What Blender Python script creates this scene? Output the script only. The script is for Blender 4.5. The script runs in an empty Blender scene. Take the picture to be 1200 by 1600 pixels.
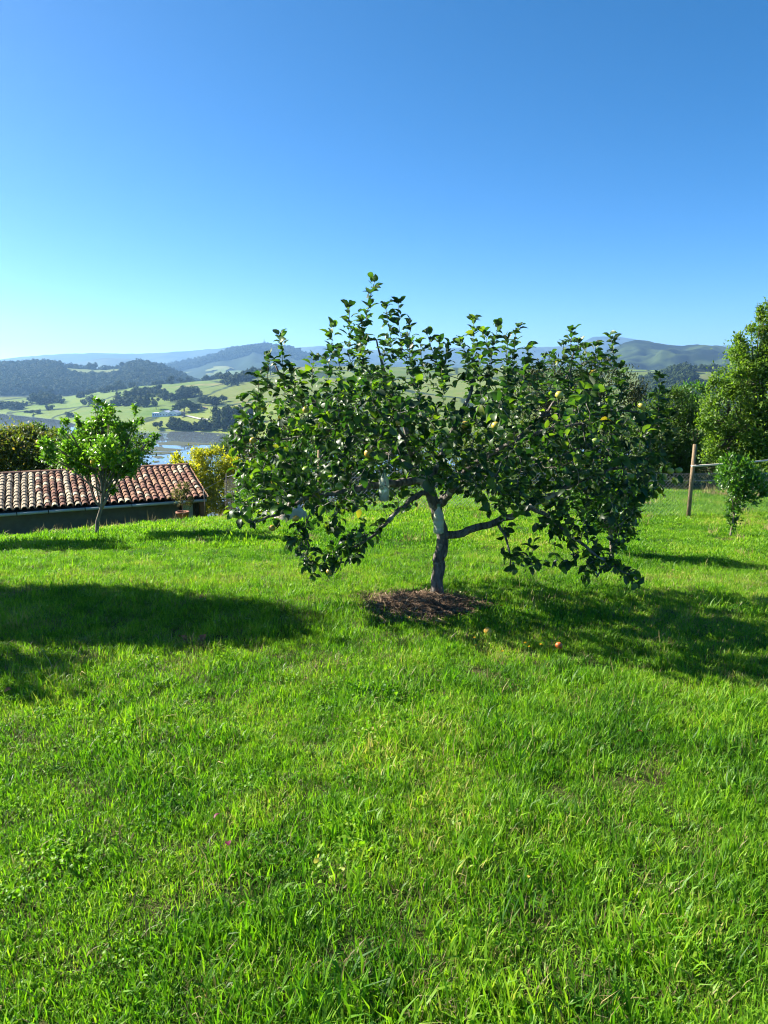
import bpy, math, random
import numpy as np
from mathutils import Vector, Matrix

SC = bpy.context.scene
COL = SC.collection
RNG = np.random.default_rng(11)
random.seed(11)
R = math.radians

# ------------------------------------------------------------------ camera
F = 1155.0                       # focal length in photo pixels (1200 x 1600)
PITCH = R(10.3)
CAM = np.array([0.0, 0.0, 1.6])
cd = bpy.data.cameras.new('camera')
cd.sensor_fit = 'VERTICAL'; cd.sensor_height = 36.0; cd.lens = 36.0 * F / 1600.0
cd.clip_start = 0.05; cd.clip_end = 60000
cam = bpy.data.objects.new('camera', cd); COL.objects.link(cam)
cam.location = CAM; cam.rotation_euler = (R(90) - PITCH, 0, 0)
SC.camera = cam

# ------------------------------------------------------------------ sky, sun, exposure
SUN_AZ, SUN_EL = 70.0, 33.0      # degrees left of the view direction, above the horizon
S2 = np.array([-math.sin(R(SUN_AZ)), math.cos(R(SUN_AZ))])
SUNV = Vector((S2[0] * math.cos(R(SUN_EL)), S2[1] * math.cos(R(SUN_EL)), math.sin(R(SUN_EL))))
w = bpy.data.worlds.new('World'); SC.world = w; w.use_nodes = True
nt = w.node_tree; nt.nodes.clear()
sky = nt.nodes.new('ShaderNodeTexSky'); sky.sky_type = 'NISHITA'; sky.sun_disc = False
sky.sun_elevation = R(SUN_EL); sky.sun_rotation = R(-SUN_AZ)
sky.altitude = 60; sky.air_density = 0.42; sky.dust_density = 0.35; sky.ozone_density = 0.8
bg = nt.nodes.new('ShaderNodeBackground'); bg.inputs['Strength'].default_value = 0.072
wo = nt.nodes.new('ShaderNodeOutputWorld')
sat = nt.nodes.new('ShaderNodeHueSaturation'); sat.inputs['Saturation'].default_value = 1.43; sat.inputs['Hue'].default_value = .496
nt.links.new(sky.outputs[0], sat.inputs['Color']); nt.links.new(sat.outputs[0], bg.inputs['Color']); nt.links.new(bg.outputs[0], wo.inputs['Surface'])
sl = bpy.data.lights.new('sun', 'SUN'); sl.energy = 5.0; sl.angle = R(0.5); sl.color = (1.0, 0.93, 0.80)
so = bpy.data.objects.new('sun', sl); COL.objects.link(so)
so.rotation_euler = SUNV.to_track_quat('Z', 'Y').to_euler(); so.location = (-20, 10, 20)
SC.view_settings.view_transform = 'Standard'; SC.view_settings.look = 'None'
SC.view_settings.gamma = 1; SC.view_settings.use_curve_mapping = False
SC.view_settings.exposure = 1.8
cy = SC.cycles
cy.max_bounces = 7; cy.diffuse_bounces = 3; cy.glossy_bounces = 3; cy.transmission_bounces = 6
cy.transparent_max_bounces = 8; cy.volume_bounces = 0
cy.caustics_reflective = False; cy.caustics_refractive = False
cy.sample_clamp_indirect = 6
cy.use_adaptive_sampling = True; cy.adaptive_threshold = 0.015
cy.use_denoising = True
SC.render.filter_size = 1.1; cy.pixel_filter_type = 'BLACKMAN_HARRIS'; cy.filter_width = 1.1
try:
    cy.denoiser = 'OPENIMAGEDENOISE'; cy.denoising_prefilter = 'ACCURATE'
except Exception:
    pass

# ------------------------------------------------------------------ pixel <-> place
CP, SP = math.cos(PITCH), math.sin(PITCH)
def ray(px, py):
    u = (px - 600) / F; v = (800 - py) / F
    return np.array([u, CP + v * SP, -SP + v * CP])
def at(px, py, d):
    """the place seen at a photo pixel, d metres ahead"""
    r = ray(px, py); return CAM + r * (d / r[1])
def a_of(px, py=700):
    r = ray(px, py); return r[0] / r[1]
def hit(px, py, zf, y0, y1, n=1500):
    r = ray(px, py); ys = np.geomspace(y0, y1, n)
    P = CAM[None, :] + r[None, :] * (ys / r[1])[:, None]
    z = zf(P[:, 0], P[:, 1]); k = np.nonzero(P[:, 2] <= z)[0]
    i = k[0] if len(k) else n - 1
    return np.array([P[i, 0], P[i, 1], z[i]])

# ------------------------------------------------------------------ noise
def _h(i, j, s):
    n = (i * 374761393 + j * 668265263 + s * 974711) & 0x7fffffff
    n = ((n ^ (n >> 13)) * 1274126177) & 0x7fffffff
    return ((n ^ (n >> 16)) & 0xffff) / 65535.0
def vnoise(x, y, s=0):
    x = np.asarray(x, float); y = np.asarray(y, float)
    i = np.floor(x).astype(np.int64); j = np.floor(y).astype(np.int64)
    f = x - i; g = y - j; f = f * f * (3 - 2 * f); g = g * g * (3 - 2 * g)
    return (_h(i, j, s) * (1 - f) + _h(i + 1, j, s) * f) * (1 - g) + (_h(i, j + 1, s) * (1 - f) + _h(i + 1, j + 1, s) * f) * g
def fbm(x, y, o=4, s=0):
    t = 0; a = 0.5
    for k in range(o):
        t = t + a * (vnoise(x * 2 ** k, y * 2 ** k, s + k) - 0.5); a *= 0.5
    return t

# ------------------------------------------------------------------ scene helpers
def link(o, parent=None):
    COL.objects.link(o)
    if parent is not None: o.parent = parent
    return o
def tag(o, label=None, cat=None, group=None, kind=None):
    if label: o['label'] = label
    if cat: o['category'] = cat
    if group: o['group'] = group
    if kind: o['kind'] = kind
    return o
def empty(name, loc, label, cat, group=None, rz=0):
    o = bpy.data.objects.new(name, None); o.empty_display_size = 0.1
    o.location = [float(c) for c in loc]; o.rotation_euler = (0, 0, rz)
    link(o); return tag(o, label, cat, group)
class MB:
    """collects verts and faces; build() links them as one mesh object"""
    def __init__(s): s.v = []; s.f = []; s.n = 0; s.r = []
    def add(s, V, Fc, rnd=None):
        V = np.asarray(V, float); s.v.append(V)
        s.f += [tuple(int(i) + s.n for i in q) for q in Fc]
        s.n += len(V); s.r.append(np.full(len(V), random.random() if rnd is None else rnd) if np.ndim(rnd) == 0 else np.asarray(rnd, float))
        return s
    def box(s, c, size, M=None):
        x, y, z = [k / 2 for k in size]
        V = np.array([[i, j, k] for k in (-z, z) for j in (-y, y) for i in (-x, x)])
        if M is not None: V = V @ np.asarray(M).T
        return s.add(V + np.asarray(c), [(0, 2, 3, 1), (4, 5, 7, 6), (0, 1, 5, 4), (2, 6, 7, 3), (0, 4, 6, 2), (1, 3, 7, 5)])
    def tube(s, P, rad, k=8, cap=True, wob=None):
        P = np.asarray(P, float); n = len(P); rad = np.broadcast_to(np.asarray(rad, float), (n,))
        T = np.gradient(P, axis=0); T /= np.linalg.norm(T, axis=1)[:, None] + 1e-9
        ref = np.array([0.0, 0, 1]) if abs(T[0, 2]) < 0.9 else np.array([1.0, 0, 0])
        U = np.cross(T[0], ref); U /= np.linalg.norm(U); V = []
        th = np.arange(k) * 2 * math.pi / k
        for i in range(n):
            U = U - T[i] * np.dot(U, T[i]); U /= np.linalg.norm(U) + 1e-9
            W = np.cross(T[i], U); rr = np.full(k, rad[i])
            if wob is not None: rr = rr * wob(i, th)
            V.append(P[i] + np.outer(np.cos(th) * rr, U) + np.outer(np.sin(th) * rr, W))
        Fc = [(i * k + j, i * k + (j + 1) % k, (i + 1) * k + (j + 1) % k, (i + 1) * k + j) for i in range(n - 1) for j in range(k)]
        if cap: Fc += [tuple(range(k))[::-1], tuple((n - 1) * k + j for j in range(k))]
        return s.add(np.concatenate(V), Fc)
    def lathe(s, c, prof, k=16):
        th = np.arange(k) * 2 * math.pi / k; V = []
        for r_, z_ in prof: V.append(np.stack([np.cos(th) * r_, np.sin(th) * r_, np.full(k, z_)], 1))
        n = len(prof)
        Fc = [(i * k + j, i * k + (j + 1) % k, (i + 1) * k + (j + 1) % k, (i + 1) * k + j) for i in range(n - 1) for j in range(k)]
        return s.add(np.concatenate(V) + np.asarray(c), Fc)
    def mesh(s, name, mat, smooth=False):
        V = np.concatenate(s.v); m = bpy.data.meshes.new(name)
        m.from_pydata(V.tolist(), [], s.f)
        at_ = m.attributes.new('rnd', 'FLOAT', 'POINT'); at_.data.foreach_set('value', np.concatenate(s.r).astype(np.float32))
        if mat: m.materials.append(mat)
        if smooth: m.polygons.foreach_set('use_smooth', [True] * len(m.polygons))
        m.update(); return m
    def build(s, name, mat, parent=None, smooth=False, origin=None):
        if origin is not None:
            o3 = np.asarray(origin, float); s.v = [v - o3 for v in s.v]
        o = bpy.data.objects.new(name, s.mesh(name, mat, smooth))
        if origin is not None: o.location = [float(c) for c in origin]
        return link(o, parent)
def grid_mesh(name, X, Y, Z, mat, smooth=True):
    n, m_ = X.shape; V = np.stack([X, Y, Z], -1).reshape(-1, 3).astype(np.float32)
    i, j = np.meshgrid(np.arange(n - 1), np.arange(m_ - 1), indexing='ij')
    q = np.stack([i * m_ + j, i * m_ + j + 1, (i + 1) * m_ + j + 1, (i + 1) * m_ + j], -1).reshape(-1, 4)
    return fast_mesh(name, V, q, mat, smooth)
def fast_mesh(name, V, Q, mat, smooth=False, rnd=None, extra=None):
    m = bpy.data.meshes.new(name); V = np.asarray(V, np.float32); Q = np.asarray(Q, np.int32); k = Q.shape[1]
    m.vertices.add(len(V)); m.vertices.foreach_set('co', V.ravel())
    m.loops.add(Q.size); m.loops.foreach_set('vertex_index', Q.ravel())
    m.polygons.add(len(Q)); m.polygons.foreach_set('loop_start', np.arange(0, Q.size, k, dtype=np.int32))
    if smooth: m.polygons.foreach_set('use_smooth', np.ones(len(Q), bool))
    if rnd is not None:
        a = m.attributes.new('rnd', 'FLOAT', 'POINT'); a.data.foreach_set('value', np.asarray(rnd, np.float32))
    if mat: m.materials.append(mat)
    m.update(calc_edges=True); m.validate(); return m
def obj(name, mesh, parent=None, loc=None):
    o = bpy.data.objects.new(name, mesh)
    if loc is not None: o.location = [float(c) for c in loc]
    return link(o, parent)

# ------------------------------------------------------------------ materials
def srgb(r, g, b):
    f = lambda c: (c / 255 / 12.92) if c / 255 <= 0.04045 else ((c / 255 + 0.055) / 1.055) ** 2.4
    return (f(r), f(g), f(b), 1)
class NT:
    def __init__(s, name):
        s.m = bpy.data.materials.new(name); s.m.use_nodes = True; s.t = s.m.node_tree; s.t.nodes.clear()
        s.out = s.n('ShaderNodeOutputMaterial')
    def n(s, typ, **kw):
        x = s.t.nodes.new(typ)
        for k, v in kw.items():
            if hasattr(x, k): setattr(x, k, v)
        return x
    def l(s, a, b): s.t.links.new(a, b)
    def setin(s, node, key, v):
        if hasattr(v, 'is_output'): s.l(v, node.inputs[key])
        else: node.inputs[key].default_value = v
    def attr(s, name): return s.n('ShaderNodeAttribute', attribute_name=name).outputs['Fac']
    def noise(s, scale, detail=4, coord='Object', rough=0.6, vec=None):
        t = s.n('ShaderNodeTexNoise'); t.inputs['Scale'].default_value = scale; t.inputs['Detail'].default_value = detail; t.inputs['Roughness'].default_value = rough
        if vec is None:
            if coord == 'World': vec = s.n('ShaderNodeNewGeometry').outputs['Position']
            else: vec = s.n('ShaderNodeTexCoord').outputs[coord]
        s.l(vec, t.inputs['Vector']); return t.outputs['Fac']
    def ramp(s, fac, stops):
        r = s.n('ShaderNodeValToRGB'); e = r.color_ramp.elements
        while len(e) < len(stops): e.new(0.5)
        for i, (p, c) in enumerate(stops): e[i].position = p; e[i].color = c if len(c) == 4 else (*c, 1)
        s.l(fac, r.inputs['Fac']); return r.outputs['Color']
    def mix(s, fac, a, b, mode='MIX'):
        x = s.n('ShaderNodeMix', data_type='RGBA', blend_type=mode)
        s.setin(x, 0, fac); s.setin(x, 6, a); s.setin(x, 7, b); return x.outputs[2]
    def math(s, op, a, b=0.0):
        x = s.n('ShaderNodeMath', operation=op); s.setin(x, 0, a); s.setin(x, 1, b); return x.outputs[0]
    def hsv(s, col, h=0.5, sat=1.0, val=1.0):
        x = s.n('ShaderNodeHueSaturation'); s.setin(x, 'Hue', h); s.setin(x, 'Saturation', sat); s.setin(x, 'Value', val); s.setin(x, 'Color', col); return x.outputs[0]
    def bump(s, h, strength=0.4, dist=0.01):
        b = s.n('ShaderNodeBump'); b.inputs['Strength'].default_value = strength; b.inputs['Distance'].default_value = dist
        s.l(h, b.inputs['Height']); return b.outputs[0]
    def bsdf(s, col, rough=0.7, spec=0.4, normal=None, **kw):
        p = s.n('ShaderNodeBsdfPrincipled'); s.setin(p, 'Base Color', col); s.setin(p, 'Roughness', rough); s.setin(p, 'Specular IOR Level', spec)
        if normal is not None: s.l(normal, p.inputs['Normal'])
        for k, v in kw.items(): s.setin(p, k.replace('_', ' '), v)
        return p.outputs[0]
    def done(s, sh): s.l(sh, s.out.inputs['Surface']); return s.m
def leaf_mat(name, stops, back, trans, tfac=0.35, rough=0.42, spec=0.45, yellow=None, rnd_extra=0.25):
    """leaf: colour spread over the leaves, paler underside, light passing through"""
    k = NT(name); r = k.attr('rnd')
    col = k.ramp(r, stops)
    g = k.n('ShaderNodeNewGeometry')
    if back is not None: col = k.mix(k.math('MULTIPLY', g.outputs['Backfacing'], 0.8), col, back)
    p = k.bsdf(col, rough, spec)
    t = k.n('ShaderNodeBsdfTranslucent'); tc = k.ramp(r, trans); k.l(tc, t.inputs['Color'])
    mx = k.n('ShaderNodeMixShader'); mx.inputs[0].default_value = tfac
    k.l(p, mx.inputs[1]); k.l(t.outputs[0], mx.inputs[2])
    return k.done(mx.outputs[0])
def plain(name, col, rough=0.7, spec=0.4, nscale=None, namp=0.25, bump=0.0, coord='Object', **kw):
    k = NT(name); c = (*col[:3], 1); nrm = None
    if nscale:
        f = k.noise(nscale, 5, coord)
        c = k.hsv(c, val=k.math('ADD', k.math('MULTIPLY', f, 2 * namp), 1 - namp))
        if bump: nrm = k.bump(f, bump, 0.02)
    return k.done(k.bsdf(c, rough, spec, nrm, **kw))
def bark_mat(name, dark, light, patch=None, scale=30):
    k = NT(name); tc = k.n('ShaderNodeTexCoord'); mp = k.n('ShaderNodeMapping'); mp.inputs['Scale'].default_value = (1, 1, 0.25)
    k.l(tc.outputs['Object'], mp.inputs['Vector'])
    f = k.noise(scale, 6, vec=mp.outputs[0]); c = k.ramp(f, [(0.3, dark), (0.7, light)])
    if patch: c = k.mix(k.ramp(k.noise(7, 3), [(0.58, (0, 0, 0)), (0.66, (1, 1, 1))]), c, (*patch, 1))
    return k.done(k.bsdf(c, 0.9, 0.2, k.bump(f, 0.9, 0.03)))

M = {}
M['apple_leaf'] = leaf_mat('apple_leaf', [(0, (.008, .028, .006)), (.5, (.020, .056, .009)), (.85, (.046, .105, .013)), (.985, (.05, .10, .015)), (.99, (.50, .33, .02)), (1, (.38, .17, .02))],
                           (.085, .12, .06, 1), [(0, (.02, .09, .005)), (.6, (.06, .19, .007)), (.85, (.22, .46, .012)), (.985, (.36, .60, .015)), (.99, (.75, .45, .02)), (1, (.5, .2, .02))], 0.31, 0.44, 0.36)
M['young_leaf'] = leaf_mat('young_leaf', [(0, (.035, .085, .018)), (.6, (.055, .115, .025)), (1, (.17, .22, .12))], (.26, .30, .21, 1),
                           [(0, (.09, .26, .015)), (1, (.2, .38, .06))], 0.30, 0.45, 0.4)
M['lemon_leaf'] = leaf_mat('lemon_leaf', [(0, (.040, .105, .008)), (.6, (.115, .235, .014)), (1, (.24, .36, .02))], (.15, .24, .03, 1),
                           [(0, (.10, .32, .01)), (1, (.28, .55, .02))], 0.40, 0.35, 0.5)
M['dark_leaf'] = leaf_mat('dark_leaf', [(0, (.028, .062, .012)), (1, (.080, .140, .024))], (.08, .12, .035, 1), [(0, (.09, .22, .01)), (1, (.18, .36, .02))], 0.32, 0.5, 0.35)  # deep green leaf colour of the darker trees and bushes
M['yellow_leaf'] = leaf_mat('yellow_leaf', [(0, (.12, .19, .010)), (.6, (.21, .28, .012)), (1, (.34, .36, .015))], (.28, .30, .04, 1), [(0, (.42, .5, .01)), (1, (.8, .72, .02))], 0.5, 0.5, 0.35)
M['olive_leaf'] = leaf_mat('olive_leaf', [(0, (.035, .062, .010)), (.7, (.075, .115, .018)), (1, (.13, .15, .02))], (.08, .11, .03, 1), [(0, (.10, .20, .01)), (1, (.22, .32, .02))], 0.3, 0.5, 0.35)
M['bright_leaf'] = leaf_mat('bright_leaf', [(0, (.025, .07, .010)), (1, (.07, .17, .018))], (.08, .14, .03, 1), [(0, (.08, .28, .01)), (1, (.2, .48, .02))], 0.38, 0.35, 0.5)
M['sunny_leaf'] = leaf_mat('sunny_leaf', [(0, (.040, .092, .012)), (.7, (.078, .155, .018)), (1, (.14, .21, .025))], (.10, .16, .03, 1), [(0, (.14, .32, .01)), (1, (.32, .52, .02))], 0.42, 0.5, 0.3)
M['autumn_leaf'] = leaf_mat('autumn_leaf', [(0, (.035, .062, .010)), (.6, (.085, .125, .016)), (.9, (.20, .20, .02)), (1, (.34, .22, .03))], (.08, .11, .03, 1), [(0, (.12, .22, .01)), (.85, (.3, .38, .02)), (1, (.55, .35, .03))], 0.35, 0.5, 0.3)
M['twig_leaf'] = leaf_mat('twig_leaf', [(0, (.028, .045, .013)), (1, (.075, .095, .028))], (.05, .06, .03, 1), [(0, (.05, .09, .01)), (1, (.10, .13, .02))], 0.2, 0.6, 0.3)
M['apple_bark'] = bark_mat('apple_bark', (.035, .030, .026), (.25, .225, .195), (.42, .39, .33), 30)
M['bark'] = bark_mat('bark', (.05, .04, .03), (.16, .13, .10))
M['pale_bark'] = bark_mat('pale_bark', (.10, .08, .06), (.34, .28, .22))

# ------------------------------------------------------------------ the lay of the land
_XS = np.array([-60., -7.5, -4.5, 1, 6, 80]); _AS = np.array([.012, .012, .010, .042, .082, .082]); _BS = np.array([.0070, .0070, .0054, .0017, .0, .0])
def ground_z(x, y):
    x = np.asarray(x, float); y = np.asarray(y, float)
    a = np.interp(x, _XS, _AS); b = np.interp(x, _XS, _BS); yc = np.clip(y, -10, 30)
    z = -(a * yc + b * yc * np.abs(yc)) - np.clip(y - 30, 0, None) * np.interp(x / np.maximum(y, 20) * 25, [-3, 3], [.36, .10])
    z = z + 0.05 * fbm(x * .5, y * .5, 3, 5) * np.clip(1 - y / 60, 0, 1)
    return np.maximum(z, -62)
def gz(x, y): return float(ground_z(np.array([x]), np.array([y]))[0])
def gp(px, py): return hit(px, py, ground_z, 0.8, 60)
WATER = -58.4

k = NT('earth_under_grass')
f1 = k.noise(1.3, 4, 'World'); f2 = k.noise(40, 4, 'World')
c = k.mix(f1, (.034, .048, .012, 1), (.070, .066, .025, 1)); c = k.hsv(c, val=k.math('ADD', f2, 0.5))
M['earth'] = k.done(k.bsdf(c, 0.95, 0.1, k.bump(f2, 0.6, 0.03)))
ys = np.concatenate([np.linspace(-8, 30, 190), np.geomspace(30.5, 400, 70)]); aa = np.linspace(-1.15, 1.15, 170)
Yg, Ag = np.meshgrid(ys, aa, indexing='ij'); Xg = Ag * (np.abs(Yg) + 9)
g = obj('ground', grid_mesh('ground', Xg, Yg, ground_z(Xg, Yg), M['earth'])); tag(g, kind='structure')

# ---- water
k = NT('river_water'); nz = k.noise(0.35, 3, 'World'); 
M['water'] = k.done(k.bsdf((.13, .16, .18, 1), 0.01, 0.5, k.bump(nz, 0.018, 0.25), IOR=1.33))
yy = np.linspace(150, 2100, 3); xx = np.linspace(-2400, 2400, 3)
Yw, Xw = np.meshgrid(yy, xx, indexing='ij')
tag(obj('river', grid_mesh('river', Xw, Yw, np.full_like(Xw, WATER), M['water'])), kind='structure')

# ---- hills behind one another, each at its own distance
def prof_z(prof, a, d):
    px = np.array([p[0] for p in prof], float); py = np.array([p[1] for p in prof], float)
    A = np.array([a_of(p[0], p[1]) for p in prof]); S = np.array([ray(p[0], p[1])[2] / ray(p[0], p[1])[1] for p in prof])
    return CAM[2] + d * np.interp(a, A, S)
def hill(name, prof, dc, df, zb, db, mat, amin=-0.85, amax=0.85, na=320, nf=46, nb=14, amp=0.12, fr=5.0, seed=1, shape=1.0, fine=0.0):
    a = np.linspace(amin, amax, na); t = np.concatenate([np.linspace(0, 1, nf), np.linspace(1, 2, nb)[1:]])
    T, A = np.meshgrid(t, a, indexing='ij')
    Yd = np.where(T <= 1, df + (dc - df) * T, dc + (db - dc) * (T - 1)); zc = prof_z(prof, A, dc)
    sh = np.where(T <= 1, T ** shape, 1 - 0.75 * (T - 1) ** 1.3)
    Z = zb + (zc - zb) * sh
    env = np.clip(T * (1.0 - T) * 4, 0, 1) + 0.3 * np.clip(T - 1, 0, 1)
    H = np.abs(zc - zb)
    rid = 1 - np.abs(fbm(A * fr * 2.2, T * 1.6 + seed, 4, seed)) * 4
    Z = Z + (rid - 0.6) * amp * H * env + fbm(A * fr * 14, T * 9, 4, seed + 9) * fine * H * np.clip(T * 1.5, 0, 1)
    X = A * Yd
    return tag(obj(name, grid_mesh(name, X, Yd, Z, mat)), kind='structure')
def land_mat(name, stops, scale, wood=(.018, .035, .015), wthr=(0.5, 0.56), wscale=None, fine=None):
    k = NT(name); f = k.noise(scale, 3, 'World', 0.5); c = k.ramp(f, stops)
    if wthr: c = k.mix(k.ramp(k.noise(wscale or scale * 2.2, 4, 'World', 0.55), [(wthr[0], (0, 0, 0)), (wthr[1], (1, 1, 1))]), c, (*wood, 1))
    f2 = k.noise(fine or scale * 30, 4, 'World'); c = k.hsv(c, val=k.math('ADD', k.math('MULTIPLY', f2, 0.7), 0.65))
    return k.done(k.bsdf(c, 0.95, 0.1))
M['far_range'] = land_mat('far_range', [(.35, (.03, .05, .03)), (.65, (.07, .09, .045))], .0012, wthr=(0.45, 0.6))
M['forest_hill'] = land_mat('forest_hill', [(.35, (.10, .15, .05)), (.65, (.17, .2, .07))], .002, wthr=(.36, .41), wscale=.0021, fine=.03)
M['wood_hill'] = land_mat('wood_hill', [(.3, (.025, .04, .018)), (.7, (.035, .052, .02))], .01, wthr=None, fine=.06)
M['green_hill'] = land_mat('green_hill', [(.35, (.022, .038, .012)), (.65, (.042, .062, .018))], .0025, wood=(.007, .014, .007), wthr=(.46, .54), wscale=.006, fine=.02)
M['field'] = land_mat('field', [(.3, (.09, .14, .035)), (.5, (.13, .165, .05)), (.72, (.18, .17, .08))], .006, wthr=None, fine=.12)
far_prof = [(-500, 566), (-200, 560), (0, 562), (50, 556), (100, 553), (150, 551), (200, 553), (250, 551), (300, 548), (350, 543), (390, 539), (430, 545), (470, 543), (500, 540), (540, 544), (600, 548), (650, 546), (700, 544), (760, 541), (800, 545), (830, 543), (870, 541), (900, 537), (925, 528), (945, 525), (975, 528), (1010, 534), (1060, 540), (1110, 541), (1200, 538), (1700, 540)]
hill('far_mountain_range', far_prof, 8200, 6400, -60, 9800, M['far_range'], seed=3, amp=.16, fr=7, fine=.05)
mid_prof = [(-500, 575), (0, 580), (80, 574), (120, 567), (150, 561), (175, 559), (205, 561), (240, 567), (290, 574), (400, 570), (600, 566), (800, 560), (1000, 560), (1700, 566)]
hill('blue_foothills', mid_prof, 6200, 4800, -60, 6800, M['far_range'], seed=8, amp=.16, fr=8, fine=.05)
mast_prof = [(-400, 605), (200, 590), (250, 577), (300, 566), (330, 560), (355, 552), (380, 545), (405, 541), (425, 541), (445, 545), (470, 553), (500, 564), (540, 574), (600, 578), (700, 582), (1700, 590)]
hill('forest_mountain', mast_prof, 4600, 2900, -60, 5600, M['forest_hill'], seed=5, amp=.2, fr=7, fine=.08)
green_prof = [(-400, 630), (700, 610), (860, 580), (930, 558), (955, 546), (975, 536), (995, 532), (1015, 533), (1040, 538), (1065, 540), (1090, 538), (1120, 540), (1160, 546), (1250, 540), (1500, 548), (1700, 555)]
hill('green_mountain', green_prof, 3300, 1900, -60, 4000, M['green_hill'], amin=0.02, amax=.95, seed=12, amp=.42, fr=4.2, fine=.05)
wood_prof = [(-500, 575), (-100, 570), (0, 573), (30, 573), (60, 572), (90, 572), (100, 577), (130, 579), (170, 580), (205, 576), (222, 571), (240, 575), (255, 582), (280, 592), (300, 600), (330, 610), (420, 620), (1700, 640)]
hill('wooded_hill', wood_prof, 2500, 1750, -60, 2900, M['wood_hill'], amin=-.9, amax=0.1, seed=21, amp=.06, fr=9, fine=.03)
right_prof = [(800, 640), (960, 610), (1020, 590), (1045, 580), (1065, 574), (1085, 576), (1120, 578), (1200, 572), (1700, 560)]
hill('wooded_knoll', right_prof, 1250, 700, -60, 1500, M['green_hill'], amin=.15, amax=.95, seed=31, amp=.08, fr=6, na=160)
def field_patch(name, src, p0, p1, d0, d1, lift, mat, seed):
    o = bpy.data.objects[src]; m = o.data; V = np.zeros(len(m.vertices) * 3, np.float32); m.vertices.foreach_get('co', V); V = V.reshape(-1, 3); A = V[:, 0] / V[:, 1]
    Q = []
    for p in m.polygons:
        c = V[list(p.vertices)].mean(0); a = c[0] / c[1]; w_ = (vnoise(np.array([a * 60.]), np.array([c[1] / 90]), seed)[0] - .5) * .02
        if a_of(p0) < a + w_ < a_of(p1) and d0 < c[1] + w_ * 4000 < d1: Q.append(list(p.vertices))
    tag(obj(name, fast_mesh(name, V + [0, 0, lift], np.array(Q), mat, True)), kind='structure')
field_patch('upland_field', 'wooded_hill', 104, 212, 2290, 2520, 4, M['field'], 2)
field_patch('slope_field', 'forest_mountain', 338, 362, 3500, 3800, 6, M['field'], 5)
field_patch('slope_field', 'forest_mountain', 290, 312, 3250, 3400, 6, M['field'], 6)
field_patch('knoll_field', 'wooded_knoll', 1070, 1114, 1080, 1230, 2, M['field'], 7)

# ---- far bank with fields down to the river
SH_PX = [(-400, 632), (-100, 640), (0, 645), (50, 650), (90, 655), (130, 664), (180, 670), (230, 673), (300, 674), (345, 676), (420, 684), (600, 695), (1700, 690)]
_sa = np.array([a_of(p[0], p[1]) for p in SH_PX]); _sd = np.array([(WATER - CAM[2]) / (ray(*p)[2] / ray(*p)[1]) for p in SH_PX])
CR_PX = [(-400, 632), (-100, 624), (0, 622), (60, 621), (105, 620), (150, 613), (200, 606), (250, 600), (300, 595), (340, 591), (380, 585), (430, 578), (480, 572), (560, 570), (700, 575), (1700, 590)]
BANK_D = 1560.0
def bank_z(x, y):
    x = np.asarray(x, float); y = np.asarray(y, float); a = x / np.maximum(y, 1)
    ds = np.interp(a, _sa, _sd); t = (y - ds) / (BANK_D - ds); zc = prof_z(CR_PX, a, BANK_D)
    tt = np.clip(t, 0, None)
    z = WATER + 1.2 * np.clip(t * 40, -2, 1) + (zc - WATER - 1.2) * np.where(tt <= 1, tt ** .8, 1 - .5 * (tt - 1))
    return z + fbm(x / 130, y / 130, 4, 77) * 9 * np.clip(t * 6, 0, 1) * np.clip((1.25 - t) * 4, 0, 1)
ab = np.linspace(-.95, .5, 300); tb = np.concatenate([np.linspace(-.03, .03, 8), np.linspace(.04, 1, 60), np.linspace(1.05, 1.5, 8)])
Tb, Ab = np.meshgrid(tb, ab, indexing='ij'); dsb = np.interp(Ab, _sa, _sd); Yb = dsb + (BANK_D - dsb) * Tb
k = NT('pasture')
f = k.noise(.008, 3, 'World', .5); c = k.ramp(f, [(.30, (.090, .155, .020)), (.48, (.140, .180, .034)), (.60, (.110, .165, .026)), (.74, (.22, .18, .075))])
v = k.n('ShaderNodeTexVoronoi'); v.feature = 'F1'; v.inputs['Scale'].default_value = .006
mp = k.n('ShaderNodeMapping'); mp.inputs['Scale'].default_value = (1, .45, 1); k.l(k.n('ShaderNodeNewGeometry').outputs['Position'], mp.inputs['Vector']); k.l(mp.outputs[0], v.inputs['Vector'])
hs = k.n('ShaderNodeSeparateColor'); k.l(v.outputs['Color'], hs.inputs[0])
c = k.hsv(c, h=k.math('ADD', k.math('MULTIPLY', hs.outputs[1], .03), .485), val=k.math('ADD', k.math('MULTIPLY', hs.outputs[0], .4), .8))
c = k.hsv(c, val=k.math('ADD', k.math('MULTIPLY', k.noise(.12, 5, 'World'), .6), .7))
ve = k.n('ShaderNodeTexVoronoi'); ve.feature = 'DISTANCE_TO_EDGE'; ve.inputs['Scale'].default_value = .006; k.l(mp.outputs[0], ve.inputs['Vector'])
ed_ = k.math('ADD', ve.outputs['Distance'], k.math('MULTIPLY', k.math('SUBTRACT', k.noise(.03, 4, 'World'), .5), .09))
c = k.mix(k.ramp(ed_, [(.012, (1, 1, 1)), (.03, (0, 0, 0))]), c, (.022, .042, .014, 1))
M['pasture'] = k.done(k.bsdf(c, .95, .1))
tag(obj('far_hillside', grid_mesh('far_hillside', Ab * Yb, Yb, bank_z(Ab * Yb, Yb), M['pasture'])), kind='structure')

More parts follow.
